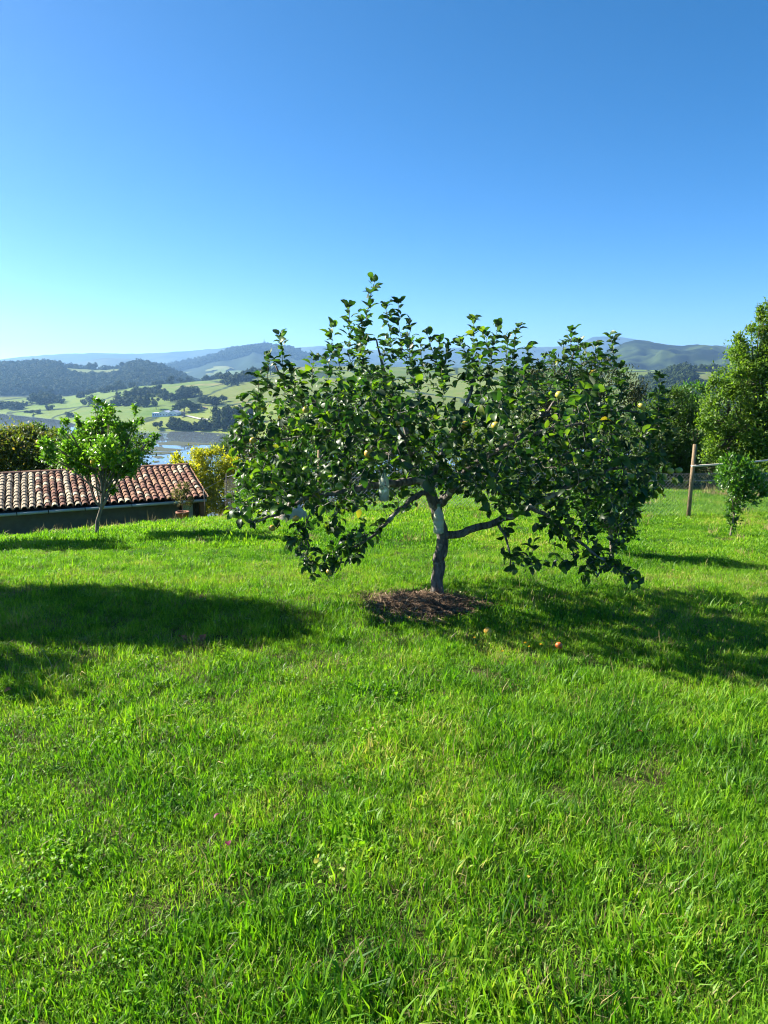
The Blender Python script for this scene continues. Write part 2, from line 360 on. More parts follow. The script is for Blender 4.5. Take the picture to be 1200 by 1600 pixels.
# ---- mudflats in the river
M['mud'] = plain('mud', (.045, .055, .020), .8, .3, .05, .3, coord='Object')
def mudflat(pts):
    P = np.array([[(WATER - CAM[2]) / (ray(*p)[2] / ray(*p)[1])] for p in pts]); V = []
    for p, d in zip(pts, P[:, 0]): q = at(p[0], p[1], d); V.append([q[0], q[1], WATER + .22])
    V = np.array(V); c = V.mean(0); n = len(V); ang = np.linspace(0, 1, 5)[:-1]
    W = []
    for i in range(n):
        for s_ in ang:
            q = V[i] * (1 - s_) + V[(i + 1) % n] * s_
            W.append(q + (q - c) * (fbm(np.array([q[0] * .09]), np.array([q[1] * .03]), 3, 4)[0]) * .7)
    W = np.array(W); lo = W + (W - c) * .03; lo[:, 2] = WATER - .5; m = len(W)
    mb = MB(); mb.add(np.concatenate([W, lo]), [tuple(range(m))] + [(i, m + i, m + (i + 1) % m, (i + 1) % m) for i in range(m)])
    tag(mb.build('mudflat', M['mud']), kind='structure')
mudflat([(243, 692), (275, 690), (310, 692), (345, 693), (345, 695), (290, 696), (255, 695)])
mudflat([(215, 699.5), (250, 698.5), (268, 701), (285, 703), (262, 705), (225, 704.5), (205, 702)])
mudflat([(215, 707), (240, 706), (262, 706.5), (278, 708), (255, 710), (225, 710)])
mudflat([(238, 713.5), (252, 712.5), (258, 715), (246, 716.5)])
mudflat([(236, 721), (248, 720), (250, 722), (241, 723)])
mudflat([(312, 701.5), (330, 700.5), (352, 702), (350, 704), (326, 704)])

# ------------------------------------------------------------------ scattered stuff through geometry nodes
def scatter(name, P, rot, scl, idx, meshes, kind='stuff'):
    src = bpy.data.collections.new(name + '_pieces')
    for i, m in enumerate(meshes): src.objects.link(bpy.data.objects.new('%s_piece_%02d' % (name, i), m))
    m = bpy.data.meshes.new(name); m.vertices.add(len(P)); m.vertices.foreach_set('co', np.asarray(P, np.float32).ravel())
    m.attributes.new('rot', 'FLOAT_VECTOR', 'POINT').data.foreach_set('vector', np.asarray(rot, np.float32).ravel())
    m.attributes.new('scl', 'FLOAT', 'POINT').data.foreach_set('value', np.asarray(scl, np.float32))
    m.attributes.new('idx', 'INT', 'POINT').data.foreach_set('value', np.asarray(idx, np.int32))
    o = obj(name, m); tag(o, kind=kind)
    ng = bpy.data.node_groups.new(name, 'GeometryNodeTree')
    ng.interface.new_socket('Geometry', in_out='INPUT', socket_type='NodeSocketGeometry'); ng.interface.new_socket('Geometry', in_out='OUTPUT', socket_type='NodeSocketGeometry')
    N = ng.nodes.new; L = ng.links.new
    gi = N('NodeGroupInput'); go = N('NodeGroupOutput'); iop = N('GeometryNodeInstanceOnPoints'); ci = N('GeometryNodeCollectionInfo')
    ci.inputs['Collection'].default_value = src; ci.inputs['Separate Children'].default_value = True; ci.inputs['Reset Children'].default_value = True
    def na(nm, t): x = N('GeometryNodeInputNamedAttribute'); x.data_type = t; x.inputs['Name'].default_value = nm; return x.outputs[0]
    e2r = N('FunctionNodeEulerToRotation'); L(na('rot', 'FLOAT_VECTOR'), e2r.inputs[0])
    L(gi.outputs[0], iop.inputs['Points']); L(ci.outputs[0], iop.inputs['Instance']); iop.inputs['Pick Instance'].default_value = True
    L(na('idx', 'INT'), iop.inputs['Instance Index']); L(e2r.outputs[0], iop.inputs['Rotation']); L(na('scl', 'FLOAT'), iop.inputs['Scale'])
    L(iop.outputs[0], go.inputs[0])
    md = o.modifiers.new('scatter', 'NODES'); md.node_group = ng
    return o

# ------------------------------------------------------------------ leaves
def leaf_template(curl=0.9, fold=0.35, fine=True):
    """unit leaf: along +x, up +z, half width 0.5"""
    ts = np.array([0, .22, .5, .8, 1.0]) if fine else np.array([0, .45, 1.0])
    hw = np.array([0.06, .40, .5, .32, 0]) if fine else np.array([0.03, .5, 0])
    th = 0.35 - curl * ts; x = np.concatenate([[0], np.cumsum(np.diff(ts) * np.cos((th[1:] + th[:-1]) / 2))]); z = np.concatenate([[0], np.cumsum(np.diff(ts) * np.sin((th[1:] + th[:-1]) / 2))])
    V = [[x[i], 0, z[i], 0] for i in range(len(ts))]; n = len(ts); inner = list(range(1, n - 1)); Li = {}; Ri = {}
    for i in inner:
        Li[i] = len(V); V.append([x[i], hw[i], z[i], hw[i] * fold]); Ri[i] = len(V); V.append([x[i], -hw[i], z[i], hw[i] * fold])
    T = []
    T += [(0, 1, Li[1]), (0, Ri[1], 1)]
    for i in inner[:-1]:
        T += [(i, i + 1, Li[i + 1]), (i, Li[i + 1], Li[i]), (i, Ri[i + 1], i + 1), (i, Ri[i], Ri[i + 1])]
    T += [(n - 2, n - 1, Li[n - 2]), (n - 2, Ri[n - 2], n - 1)]
    return np.array(V), np.array(T)
LT = [leaf_template(c, f) for c, f in ((.6, .45), (1.1, .35), (1.5, .5), (.3, .25), (.9, .6), (1.8, .3))]
LTS = [leaf_template(c, f, False) for c, f in ((.6, .4), (1.1, .3), (.3, .5))]
def flat_leaf(tv): return np.stack([tv[:, 0], tv[:, 1], tv[:, 2] + tv[:, 3] * .62], 1)
def frames(D, U):
    X = D / (np.linalg.norm(D, axis=1)[:, None] + 1e-9); Z = U - X * np.sum(U * X, 1)[:, None]; Z /= np.linalg.norm(Z, axis=1)[:, None] + 1e-9
    return X, np.cross(Z, X), Z
def leaf_cloud(P, D, U, L, W, rnd, temps=LTS):
    """joined leaves: positions, directions, up vectors, lengths, widths"""
    X, Yv, Z = frames(D, U); n = len(P); pick = RNG.integers(0, len(temps), n); VV = []; QQ = []; RR = []; off = 0
    for t, (tv, tf) in enumerate(temps):
        s = np.nonzero(pick == t)[0]
        if not len(s): continue
        V = P[s][:, None, :] + (tv[None, :, 0:1] * L[s][:, None, None]) * X[s][:, None, :] + (tv[None, :, 1:2] * W[s][:, None, None]) * Yv[s][:, None, :] + (tv[None, :, 2:3] * L[s][:, None, None] + tv[None, :, 3:4] * W[s][:, None, None]) * Z[s][:, None, :]
        m = len(tv); VV.append(V.reshape(-1, 3)); QQ.append((tf[None] + (np.arange(len(s)) * m)[:, None, None] + off).reshape(-1, 3)); RR.append(np.repeat(rnd[s], m)); off += len(s) * m
    return np.concatenate(VV), np.concatenate(QQ), np.concatenate(RR)
def rand_dir(n):
    v = RNG.normal(size=(n, 3)); return v / np.linalg.norm(v, axis=1)[:, None]

def plant(name, base, blobs, n, llen, mat, label, cat, group=None, trunk_r=.05, bark='bark', sub=14, tight=.34, fruits=None, wid=.5, forks=None, up=0.4, stem=None, shell=.75, lean=None, limbs=True):
    """tree or shrub: trunk with limbs reaching into every clump, crown of separate leaves.
    blobs: (centre xyz, (rx, ry, rz))"""
    base = np.asarray(base, float); e = empty(name, base, label, cat, group)
    tot = sum((b[1][0] * b[1][1] * b[1][2]) ** .68 for b in blobs); P = []; N = []; tips = []
    for c, r_ in blobs:
        c = np.asarray(c, float); r_ = np.asarray(r_, float); fr = (r_[0] * r_[1] * r_[2]) ** .68 / tot
        ns = max(3, int(sub * len(blobs) * fr)); q = rand_dir(ns) * (RNG.random((ns, 1)) ** (1 / 3) * (1 - shell) + shell) * RNG.uniform(.75, 1.0, (ns, 1))
        cc = c + q * r_; tips.append((c, cc)); nl = max(10, int(n * fr)); wgt = RNG.uniform(.5, 1.5, ns); pk = RNG.choice(ns, nl, p=wgt / wgt.sum())
        g_ = RNG.normal(size=(nl, 3)); sc_ = tight * r_.mean() * RNG.uniform(.7, 1.25, ns)[pk][:, None] * (r_ / r_.mean()) ** .6
        p = cc[pk] + g_ * sc_ * .62; P.append(p); N.append((p - c) / r_)
    P = np.concatenate(P); N = np.concatenate(N); N /= np.linalg.norm(N, axis=1)[:, None] + 1e-9
    low = ground_z(P[:, 0], P[:, 1]) + .03; keep = P[:, 2] > low; P = P[keep]; N = N[keep]; m = len(P)
    D = N * .55 + rand_dir(m) * .8 + np.array([0, 0, up - .25]); U = N * .5 + rand_dir(m) * .5 + np.array([0, 0, .7])
    L = llen * RNG.uniform(.65, 1.25, m); V, Q, rn = leaf_cloud(P, D, U, L, L * wid, RNG.random(m))
    o = obj('crown', fast_mesh('crown', V - base, Q, M[mat], rnd=rn), e); tag(o, kind='stuff')
    # trunk and limbs
    mb = MB(); allc = np.array([b[0] for b in blobs], float); mid = allc.mean(0)
    if stem is None:
        top = base + (mid - base) * .72; stem = [base - [0, 0, .08], base + (top - base) * .33 + RNG.normal(size=3) * trunk_r * .5, base + (top - base) * .66 + RNG.normal(size=3) * trunk_r * .6, top]
    stem = np.asarray(stem, float); kk = np.linspace(0, 1, 9); S = np.stack([np.interp(kk, np.linspace(0, 1, len(stem)), stem[:, i]) for i in range(3)], 1)
    mb.tube(S - base, np.interp(kk, [0, .08, 1], [trunk_r * 1.35, trunk_r, trunk_r * .5]), 9, wob=lambda i, th: 1 + .1 * np.sin(3 * th + i * .5))
    tr = mb.build('trunk', M[bark], e, True)
    if limbs:
        mb = MB()
        for c, cc in tips:
            s0 = S[RNG.integers(4, 9)]; b1 = c * .6 + s0 * .4 + RNG.normal(size=3) * .03
            mb.tube(np.array([s0, (s0 + b1) / 2 + RNG.normal(size=3) * .03, b1]) - base, [trunk_r * .5, trunk_r * .4, trunk_r * .28], 6)
            for q in cc[:10]: mb.tube(np.array([b1, (b1 + q) / 2 + [0, 0, .02], q]) - base, [trunk_r * .25, trunk_r * .16, trunk_r * .06], 4)
        tag(mb.build('branch', M[bark], e, True), kind='stuff')
    if fruits:
        nm, fm, cnt, rad, ell = fruits
        idx = RNG.choice(m, cnt, replace=False)
        for i in idx:
            f_ = obj(nm, fm, e, P[i] + N[i] * .04 - base); f_.scale = (rad, rad, rad * ell); f_.rotation_euler = RNG.uniform(-.5, .5, 3)
    return e
def blob(px, py, d, rx, ry, dep=1.0):
    """clump seen at a photo pixel with radii in photo pixels, d metres ahead"""
    c = at(px, py, d); s = d / F; return (c, (rx * s, rx * s * dep, ry * s))

def unit_fruit(name, mat, dimple=.18, point=0.0, k=12, n=9):
    mb = MB(); prof = []
    for i in range(n):
        t = math.pi * i / (n - 1); r_ = math.sin(t) * (1 + .06 * math.cos(t)); z = math.cos(t) * .92
        z -= dimple * math.exp(-(r_ / .35) ** 2) * (1 if z > 0 else -.6)
        if point and abs(math.cos(t)) > .8: z *= 1 + point
        prof.append((max(r_, .002), -z))
    mb.lathe((0, 0, 0), prof, k); return mb.mesh(name, mat, True)
k = NT('apple_skin'); f = k.noise(1.2, 2); oi = k.n('ShaderNodeObjectInfo').outputs['Random']
c = k.mix(k.math('MULTIPLY', f, oi), (.42, .42, .06, 1), (.55, .16, .04, 1)); M['apple_skin'] = k.done(k.bsdf(c, .35, .5))
M['green_apple'] = plain('green_apple', (.22, .32, .05), .35, .5, 2, .15)
M['red_apple'] = plain('red_apple', (.62, .15, .03), .4, .5, 2, .2)
M['lemon_skin'] = plain('lemon_skin', (.75, .48, .02), .45, .5, 8, .08)
APPLE = unit_fruit('apple', M['apple_skin']); GREENAPPLE = unit_fruit('apple', M['green_apple']); LEMON = unit_fruit('lemon', M['lemon_skin'], 0, .18)

# ================================================================== far things
# ---- trees across the river: each its own object, a few shared shapes
M['bank_tree'] = leaf_mat('bank_tree', [(0, (.018, .034, .011)), (1, (.050, .076, .020))], None, [(0, (.03, .06, .01)), (1, (.05, .1, .015))], .12, .8, .1)
def far_tree_mesh(seed, ratio=1.0):
    r0 = np.random.default_rng(seed); mb = MB(); V = []
    nl = 420; c = r0.normal(size=(9, 3)) * [.30, .30, .16 * ratio] + [0, 0, .52 * ratio]; pk = r0.integers(0, 9, nl)
    q = r0.normal(size=(nl, 3)); q /= np.linalg.norm(q, axis=1)[:, None]; p = c[pk] + q * r0.uniform(.17, .27, (nl, 1)) * [1, 1, .9]
    p[:, 2] = np.abs(p[:, 2]); D = np.cross(q, r0.normal(size=(nl, 3))); L = r0.uniform(.12, .2, nl)
    V, Q, rn = leaf_cloud(p, D, q, L, L * .9, r0.random(nl))
    core = MB(); 
    for ci in c[:6]: core.lathe(ci, [(.19 * math.sin(t) + .001, -.2 * math.cos(t)) for t in np.linspace(0, math.pi, 6)], 8)
    core.tube([[0, 0, -.15], [0, 0, .45 * ratio]], [.05, .03], 5)
    CV = np.concatenate(core.v); CQ = []
    for q_ in core.f:
        for i in range(1, len(q_) - 1): CQ.append((q_[0], q_[i], q_[i + 1]))
    return fast_mesh('far_tree', np.concatenate([V, CV]), np.concatenate([Q, np.array(CQ) + len(V)]), M['bank_tree'], rnd=np.concatenate([rn, np.full(len(CV), .1)]))
FT = [far_tree_mesh(100 + i) for i in range(6)]; FTALL = far_tree_mesh(140, 2.2)
def bank_tree(px, py, wpx, label, group, mesh=None, hs=1.0, name='hillside_tree'):
    p = hit(px, py, bank_z, 600, 1700); s = wpx * 1.3 / F * p[1]
    o = obj(name, mesh or random.choice(FT), None, p); o.scale = (s, s, s * hs); o.rotation_euler = (0, 0, random.uniform(0, 6.28))
    return tag(o, label, 'tree', group)
def tree_row(pts, n, w, label, group, jit=3, hs=1.0):
    pts = np.array(pts, float); t = np.sort(RNG.uniform(0, len(pts) - 1, n))
    for q in t:
        i = min(int(q), len(pts) - 2); p = pts[i] * (1 - q + i) + pts[i + 1] * (q - i)
        bank_tree(p[0] + RNG.normal() * jit, p[1] + RNG.normal() * jit * .5, w * RNG.uniform(.75, 1.3), label, group, hs=hs * RNG.uniform(.8, 1.15))
HG = 'trees in the hedgerows across the river'
tree_row([(136, 634), (160, 640), (200, 632), (232, 640)], 18, 11, 'dark tree in the broad thicket left of the white farm building', HG, 4)
tree_row([(200, 623), (222, 618), (262, 615)], 18, 9, 'dark tree in the upper hedgerow above the white farm building', HG)
tree_row([(250, 628), (280, 623), (302, 619)], 15, 10, 'dark tree in the hedgerow sloping up behind the white farm building', HG, 2)
tree_row([(120, 622), (200, 607), (260, 600), (330, 593), (355, 590)], 34, 7, 'small tree along the crest of the green hillside', 'trees along the hillside crest', 1.5)
tree_row([(345, 602), (372, 596), (395, 590), (430, 584)], 18, 10, 'tree in the dark copse high on the green hillside', 'trees in the hillside copse', 4)
tree_row([(50, 630), (75, 628), (100, 630)], 12, 10, 'grey green tree in the clump above the far water', 'trees above the far water', 2)
tree_row([(-10, 637), (12, 638), (28, 640)], 8, 11, 'dark bush clump at the far shore beside the picture edge', 'bushes on the far shore', 2, .8)
tree_row([(265, 669), (290, 671), (318, 671.5), (345, 672)], 22, 9, 'dark shoreline tree mirrored in the river', 'trees on the river shore', 2)
tree_row([(335, 660), (352, 664), (372, 668), (390, 660)], 16, 15, 'large dark tree at the bend of the shore by the apple tree', 'trees at the bend of the shore', 3, 1.2)
tree_row([(306, 629), (322, 630), (337, 632)], 9, 9, 'tree in the lone copse on the open pasture', 'trees of the lone copse', 1.2, .8)
bank_tree(73, 622, 7, 'tall slim tree rising above the clump by the far water', None, FTALL)
bank_tree(244, 640, 8, 'tall slim poplar beside the white farm building', None, FTALL, 1.2, 'poplar_tree')
bank_tree(288, 644, 20, 'broad round tree just right of the white farm building', None, FT[0], .8)
bank_tree(246, 670, 9, 'pair of rounded bushes on the meadow by the river', None, FT[1])
bank_tree(79, 641, 7, 'small lone round bush on the pasture near the far water', None, FT[2])
bank_tree(38, 634, 6, 'smallest lone bush on the pasture by the picture edge', None, FT[3])
bank_tree(350, 628, 8, 'lone tree on the pasture beside the apple branches', None, FT[4])
bank_tree(110, 652, 10, 'low bush at the tip of the far water', None, FT[5], .6)
bank_tree(52, 648, 12, 'low wide bush on the far shore line', None, FT[1], .5)
bank_tree(186, 617, 4, 'tiny bush alone on the upper pasture', None, FT[2])
# ---- woodland on the hills (nobody could count it)
def wood_points(zobj, n, cond):
    m = zobj.data; V = np.zeros(len(m.vertices) * 3, np.float32); m.vertices.foreach_get('co', V); V = V.reshape(-1, 3)
    V = V[cond(V)]; i = RNG.integers(0, len(V), n); return V[i]
wh = bpy.data.objects['wooded_hill']
def hill_scatter(name, o, n, smin, smax, cond, jx, jy):
    P = wood_points(o, n, cond).astype(float); P[:, 0] += RNG.normal(size=n) * jx; P[:, 1] += RNG.normal(size=n) * jy
    sc_ = RNG.uniform(smin, smax, n); P[:, 2] -= sc_ * .35
    scatter(name, P, np.stack([np.zeros(n), np.zeros(n), RNG.uniform(0, 6.28, n)], 1), sc_, RNG.integers(0, 6, n), FT)
def front(V, d0, d1, p0, p1):
    a = V[:, 0] / V[:, 1]; return (V[:, 1] > d0) & (V[:, 1] < d1) & (a > a_of(p0)) & (a < a_of(p1))
hill_scatter('woodland', wh, 8500, 16, 34, lambda V: front(V, 1900, 2560, -330, 340) & ~front(V, 2270, 2530, 101, 215), 10, 10)
hill_scatter('mountain_forest', bpy.data.objects['forest_mountain'], 1600, 22, 40, lambda V: front(V, 4250, 4650, 230, 620) & (V[:, 0] < 1e9), 14, 40)
hill_scatter('knoll_wood', bpy.data.objects['wooded_knoll'], 700, 9, 18, lambda V: front(V, 850, 1280, 1000, 1250) & ~front(V, 1100, 1240, 1072, 1112), 4, 10)
# plateau trees
for px, py, wp in ((108, 576, 8), (142, 574, 10), (147, 573, 9), (133, 577, 7), (160, 578, 6), (170, 577, 7), (196, 576, 9), (204, 574, 10), (147, 586, 7), (160, 585, 7), (120, 579, 6)):
    p = at(px, py, 2560); s = wp / F * 2560; o = obj('plateau_tree', random.choice(FT), None, p - [0, 0, s * .3]); o.scale = (s, s, s); o.rotation_euler = (0, 0, random.random() * 6)
    tag(o, 'tree around the pale field on top of the blue wooded hill', 'tree', 'trees on the wooded plateau')

# ---- white farm building, hut, barn roof
M['white_paint'] = plain('white_paint', (.82, .84, .88), .7, .3, .4, .05)
M['roof_sheet'] = plain('roof_sheet', (.50, .56, .66), .5, .4, .3, .1)
M['far_glass'] = plain('far_glass', (.03, .04, .05), .2, .5)
M['hut'] = plain('hut', (.16, .15, .14), .8, .3, .4, .2)
M['red_roof'] = plain('red_roof', (.42, .22, .14), .8, .2, .4, .2)
M['concrete'] = plain('concrete', (.42, .40, .36), .9, .2, 3, .2)
p0 = hit(256, 651, bank_z, 600, 1700); fb = empty('farm_building', p0, 'long white farm building with two low gables across the river', 'building', None, -.12)
def gabled(x0, x1, y0, y1, h, rise, e, wm, rm, nwin):
    mb = MB(); xm = (x0 + x1) / 2
    V = [[x0, y0, -3], [x1, y0, -3], [x1, y0, h], [xm, y0, h + rise], [x0, y0, h]]; V += [[a, y1, c_] for a, b, c_ in V]
    mb.add(V, [(0, 1, 2, 3, 4), (9, 8, 7, 6, 5), (0, 4, 9, 5), (1, 6, 7, 2)]); mb.build('wall', wm, e)
    for s_ in (0, 1):
        mb = MB(); xa = x0 - .5 if s_ == 0 else x1 + .5; n_ = np.array([xa - xm, 0, -rise])
        A = np.array([[xa, y0 - .6, h - .1], [xm, y0 - .6, h + rise + .12], [xm, y1 + .6, h + rise + .12], [xa, y1 + .6, h - .1]]); mb.add(np.concatenate([A, A + [0, 0, .35]]), [(0, 1, 2, 3), (7, 6, 5, 4), (0, 4, 5, 1), (1, 5, 6, 2), (2, 6, 7, 3), (3, 7, 4, 0)]); mb.build('roof', rm, e)
    for i in range(nwin):
        x = x0 + (x1 - x0) * (i + .5) / nwin; mb = MB(); mb.box((x, y0 - .05, h * .5), (1.3, .25, 1.5)); mb.build('window', M['far_glass'], e)
gabled(-6, 6, 0, 16, 4.6, 2.4, fb, M['white_paint'], M['roof_sheet'], 3); gabled(6.3, 17, 2, 16, 4.8, 2.6, fb, M['white_paint'], M['roof_sheet'], 2)
mb = MB(); mb.box((-11, 5, 1), (9.4, 10, 7.6)); mb.build('annexe', M['white_paint'], fb)
for x in (-14, -11, -8): mb = MB(); mb.box((x, -.05, 2.2), (1.4, .25, 1.5)); mb.build('window', M['far_glass'], fb)
p0 = hit(286, 651, bank_z, 600, 1700); hu = empty('hut', p0, 'small dark square hut right of the white farm building', 'hut')
mb = MB(); mb.box((0, 2, 1.5), (4, 4, 8)); mb.build('wall', M['hut'], hu); mb = MB(); mb.box((0, 2, 5.7), (4.8, 4.8, .4)); mb.build('roof', M['concrete'], hu); mb = MB(); mb.box((0, -.05, 2.6), (1.2, .2, 2)); mb.build('door', M['far_glass'], hu)
p0 = hit(317, 640, bank_z, 600, 1700); ba = empty('barn', p0, 'low barn with pale red roof on the pasture', 'barn', None, .1)
gabled(-5, 5, 0, 8, 1.6, 1.6, ba, M['concrete'], M['red_roof'], 2)
# farm track
pts = [hit(px, py, bank_z, 600, 1700) for px, py in ((284, 652), (292, 650), (300, 652), (312, 655), (326, 656))]
mb = MB(); V = []
for p in pts: V += [p + [0, -6, .5], p + [0, 6, .9]]
mb.add(V, [(2 * i, 2 * i + 2, 2 * i + 3, 2 * i + 1) for i in range(len(pts) - 1)]); tag(mb.build('farm_track', M['concrete']), kind='structure')
# mast on the mountain
pm = at(413, 543, 4600); ms = empty('radio_mast', pm, 'thin lattice radio mast on top of the forested mountain', 'mast'); mb = MB()
for sx, sy in ((-1, -1), (1, -1), (1, 1), (-1, 1)):
    lg = MB(); lg.tube([[sx * 4, sy * 4, -10], [sx * 1, sy * 1, 52]], [.7, .5], 5); lg.build('leg', M['hut'], ms)
for i in range(6):
    z = i * 9; h_ = 4 - 3 * z / 60
    mb.tube([[-h_, -h_, z], [h_, -h_, z + 8]], .35, 4); mb.tube([[h_, -h_, z], [-h_, -h_, z + 8]], .35, 4)
tag(mb.build('lattice', M['hut'], ms), kind='stuff'); mb = MB(); mb.tube([[0, 0, 50], [0, 0, 64]], [.5, .3], 5); mb.build('antenna', M['hut'], ms)

# ================================================================== the tiled shed
def tile_mat(name, c1, c2, lich):
    k = NT(name); oi = k.n('ShaderNodeObjectInfo').outputs['Random']; r_ = k.attr('rnd')
    tc = k.n('ShaderNodeTexCoord').outputs['Object']; ad = k.n('ShaderNodeVectorMath', operation='ADD'); k.l(tc, ad.inputs[0]); cx = k.n('ShaderNodeCombineXYZ'); k.l(k.math('MULTIPLY', oi, 37), cx.inputs[0]); k.l(cx.outputs[0], ad.inputs[1])
    f = k.noise(14, 5, vec=ad.outputs[0]); c = k.mix(f, (*c1, 1), (*c2, 1)); c = k.hsv(c, h=k.math('ADD', k.math('MULTIPLY', oi, .03), .485), val=k.math('ADD', k.math('MULTIPLY', oi, .6), .7))
    c = k.mix(k.ramp(k.noise(22, 4, vec=ad.outputs[0]), [(.52, (0, 0, 0)), (.66, (1, 1, 1))]), c, (*lich, 1))
    return k.done(k.bsdf(c, .9, .2, k.bump(f, .5, .01)))
M['tile_orange'] = tile_mat('tile_orange', (.19, .090, .060), (.30, .17, .115), (.10, .07, .05))
M['tile_cream'] = tile_mat('tile_cream', (.34, .28, .19), (.46, .39, .28), (.12, .10, .07))
M['tile_brown'] = tile_mat('tile_brown', (.10, .045, .030), (.18, .085, .055), (.27, .22, .15))
M['wall_shed'] = plain('wall_shed', (.15, .138, .115), .95, .15, 6, .35, .5)
M['dark_wood'] = plain('dark_wood', (.05, .035, .025), .9, .2, 8, .3, .4)
M['gutter'] = plain('gutter', (.42, .43, .40), .6, .3, 5, .2)
M['plaster'] = plain('plaster', (.45, .43, .37), .9, .2, 4, .25)
M['brick'] = plain('brick', (.30, .15, .09), .9, .2, 9, .3, .4)
ER = at(322, 777, 21.0); EL = at(20, 797, 0.0 + 18.9); EL[2] = ER[2]
e_ = (EL - ER); e_[2] = 0; LEN0 = np.linalg.norm(e_); e_ /= LEN0                     # along the eave, to the left
n_ = np.array([-e_[1], e_[0], 0.0]);  n_ = n_ if n_[1] > 0 else -n_
RW, RISE = 2.8, .60; slope_v = n_ * RW + np.array([0, 0, RISE]); SL = np.linalg.norm(slope_v); sv = slope_v / SL; up_ = np.cross(e_, sv); up_ = up_ if up_[2] > 0 else -up_
PITCH_T = LEN0 / 27.0; NC = 32; NR = 12; LEN = PITCH_T * NC
shed = empty('shed', [ER[0], ER[1], gz(ER[0], ER[1])], 'long low shed with old terracotta tile roof below the lawn', 'shed')
SB = np.array(shed.location); Msh = np.stack([e_, sv, up_], 1)
mb = MB(); mb.add(np.array([[0, -.05, -.10], [LEN, -.05, -.10], [LEN, SL, -.10], [0, SL, -.10], [0, -.05, -.03], [LEN, -.05, -.03], [LEN, SL, -.03], [0, SL, -.03]]) @ Msh.T + ER - SB,
       [(0, 3, 2, 1), (4, 5, 6, 7), (0, 1, 5, 4), (1, 2, 6, 5), (2, 3, 7, 6), (3, 0, 4, 7)])
roof = mb.build('roof', M['dark_wood'], shed)
def tile_mesh(mat, seed):
    r0 = np.random.default_rng(seed); n = 6; th = np.linspace(R(8), R(172), n); V = []
    for y, r_ in ((0, PITCH_T * .46), (.34, PITCH_T * .37)):
        for rr in (r_, r_ - .014):
            V += [[math.cos(t) * rr, y, math.sin(t) * rr] for t in th]
    V = np.array(V) + r0.normal(size=(4 * n, 3)) * .0012
    Fc = []
    for i in range(n - 1):
        Fc += [(i, i + 1, 2 * n + i + 1, 2 * n + i), (n + i + 1, n + i, 3 * n + i, 3 * n + i + 1), (i + 1, i, n + i, n + i + 1), (2 * n + i, 2 * n + i + 1, 3 * n + i + 1, 3 * n + i)]
    Fc += [(0, 2 * n, 3 * n, n), (n - 1, 2 * n - 1, 4 * n - 1, 3 * n - 1)]
    mb = MB(); mb.add(V, Fc); return mb.mesh('tile', mat)
TM = {k_: [tile_mesh(M[k_], s_) for s_ in (1, 2)] for k_ in ('tile_orange', 'tile_cream', 'tile_brown')}
Mr = Matrix(((e_[0], sv[0], up_[0]), (e_[1], sv[1], up_[1]), (e_[2], sv[2], up_[2]))).to_4x4()
CREAM = {26: .9, 25: .95, 24: .8, 23: .7, 19: .9, 20: .2, 15: .85, 12: .5, 11: .3}
rest = MB(); nt_ = 0; step = SL / NR
for ci in range(NC):
    pc = CREAM.get(ci, .08 if ci < 14 else .18); pb = .12 if ci < 13 else .4
    for ri in range(NR):
        u_ = random.random(); key = 'tile_cream' if u_ < pc else 'tile_brown' if u_ < pc + (1 - pc) * pb else 'tile_orange'
        loc = ER - SB + e_ * ((ci + .5) * PITCH_T + random.gauss(0, .006)) + sv * (ri * step - .04 + random.gauss(0, .008)) + up_ * (.012 + random.gauss(0, .003))
        mt = Matrix.Translation(Vector(loc)) @ Mr @ Matrix.Rotation(random.gauss(0, .03), 4, 'Z') @ Matrix.Rotation(-.045 + random.gauss(0, .012), 4, 'X')
        if ci >= 25 and False: continue
        if ci < 25 or (ci < 28 and nt_ < 300):
            if nt_ < 300:
                t_ = obj('tile', random.choice(TM[key]), roof); t_.matrix_basis = mt; nt_ += 1; continue
        me = TM[key][0]; V = np.array([mt @ v_.co for v_ in me.vertices]); rest.add(V, [tuple(p.vertices) for p in me.polygons])
tag(rest.build('tile_rest', M['tile_cream'], roof), kind='stuff').name = 'far_tile'
pan = MB()
for ci in range(NC + 1):
    th = np.linspace(R(200), R(340), 5); r_ = PITCH_T * .42
    for ri in range(NR):
        V = []
        for y, lift in ((ri * step, .02), (ri * step + step * 1.12, .0)):
            V += [[ci * PITCH_T + math.cos(t) * r_, y, math.sin(t) * r_ + r_ * .62 + lift] for t in th]
        pan.add(np.array(V) @ Msh.T + ER - SB, [(i, i + 1, 6 + i, 5 + i) for i in range(4)])
tag(pan.build('pan_tile', M['tile_brown'], roof), kind='stuff')
for i in range(11):      # ridge tiles
    s0 = i * LEN / 11; mb = MB(); th = np.linspace(0, math.pi, 7); V = []
    for x, rr in ((s0 - .03, .115), (s0 + LEN / 11 + .03, .10)): V += [[x, SL + math.cos(t) * rr, math.sin(t) * rr * .6 + .03] for t in th]
    mb.add(np.array(V) @ Msh.T + ER - SB, [(j, j + 1, 8 + j, 7 + j) for j in range(6)]); mb.build('ridge_tile', M['tile_brown'], roof, True)
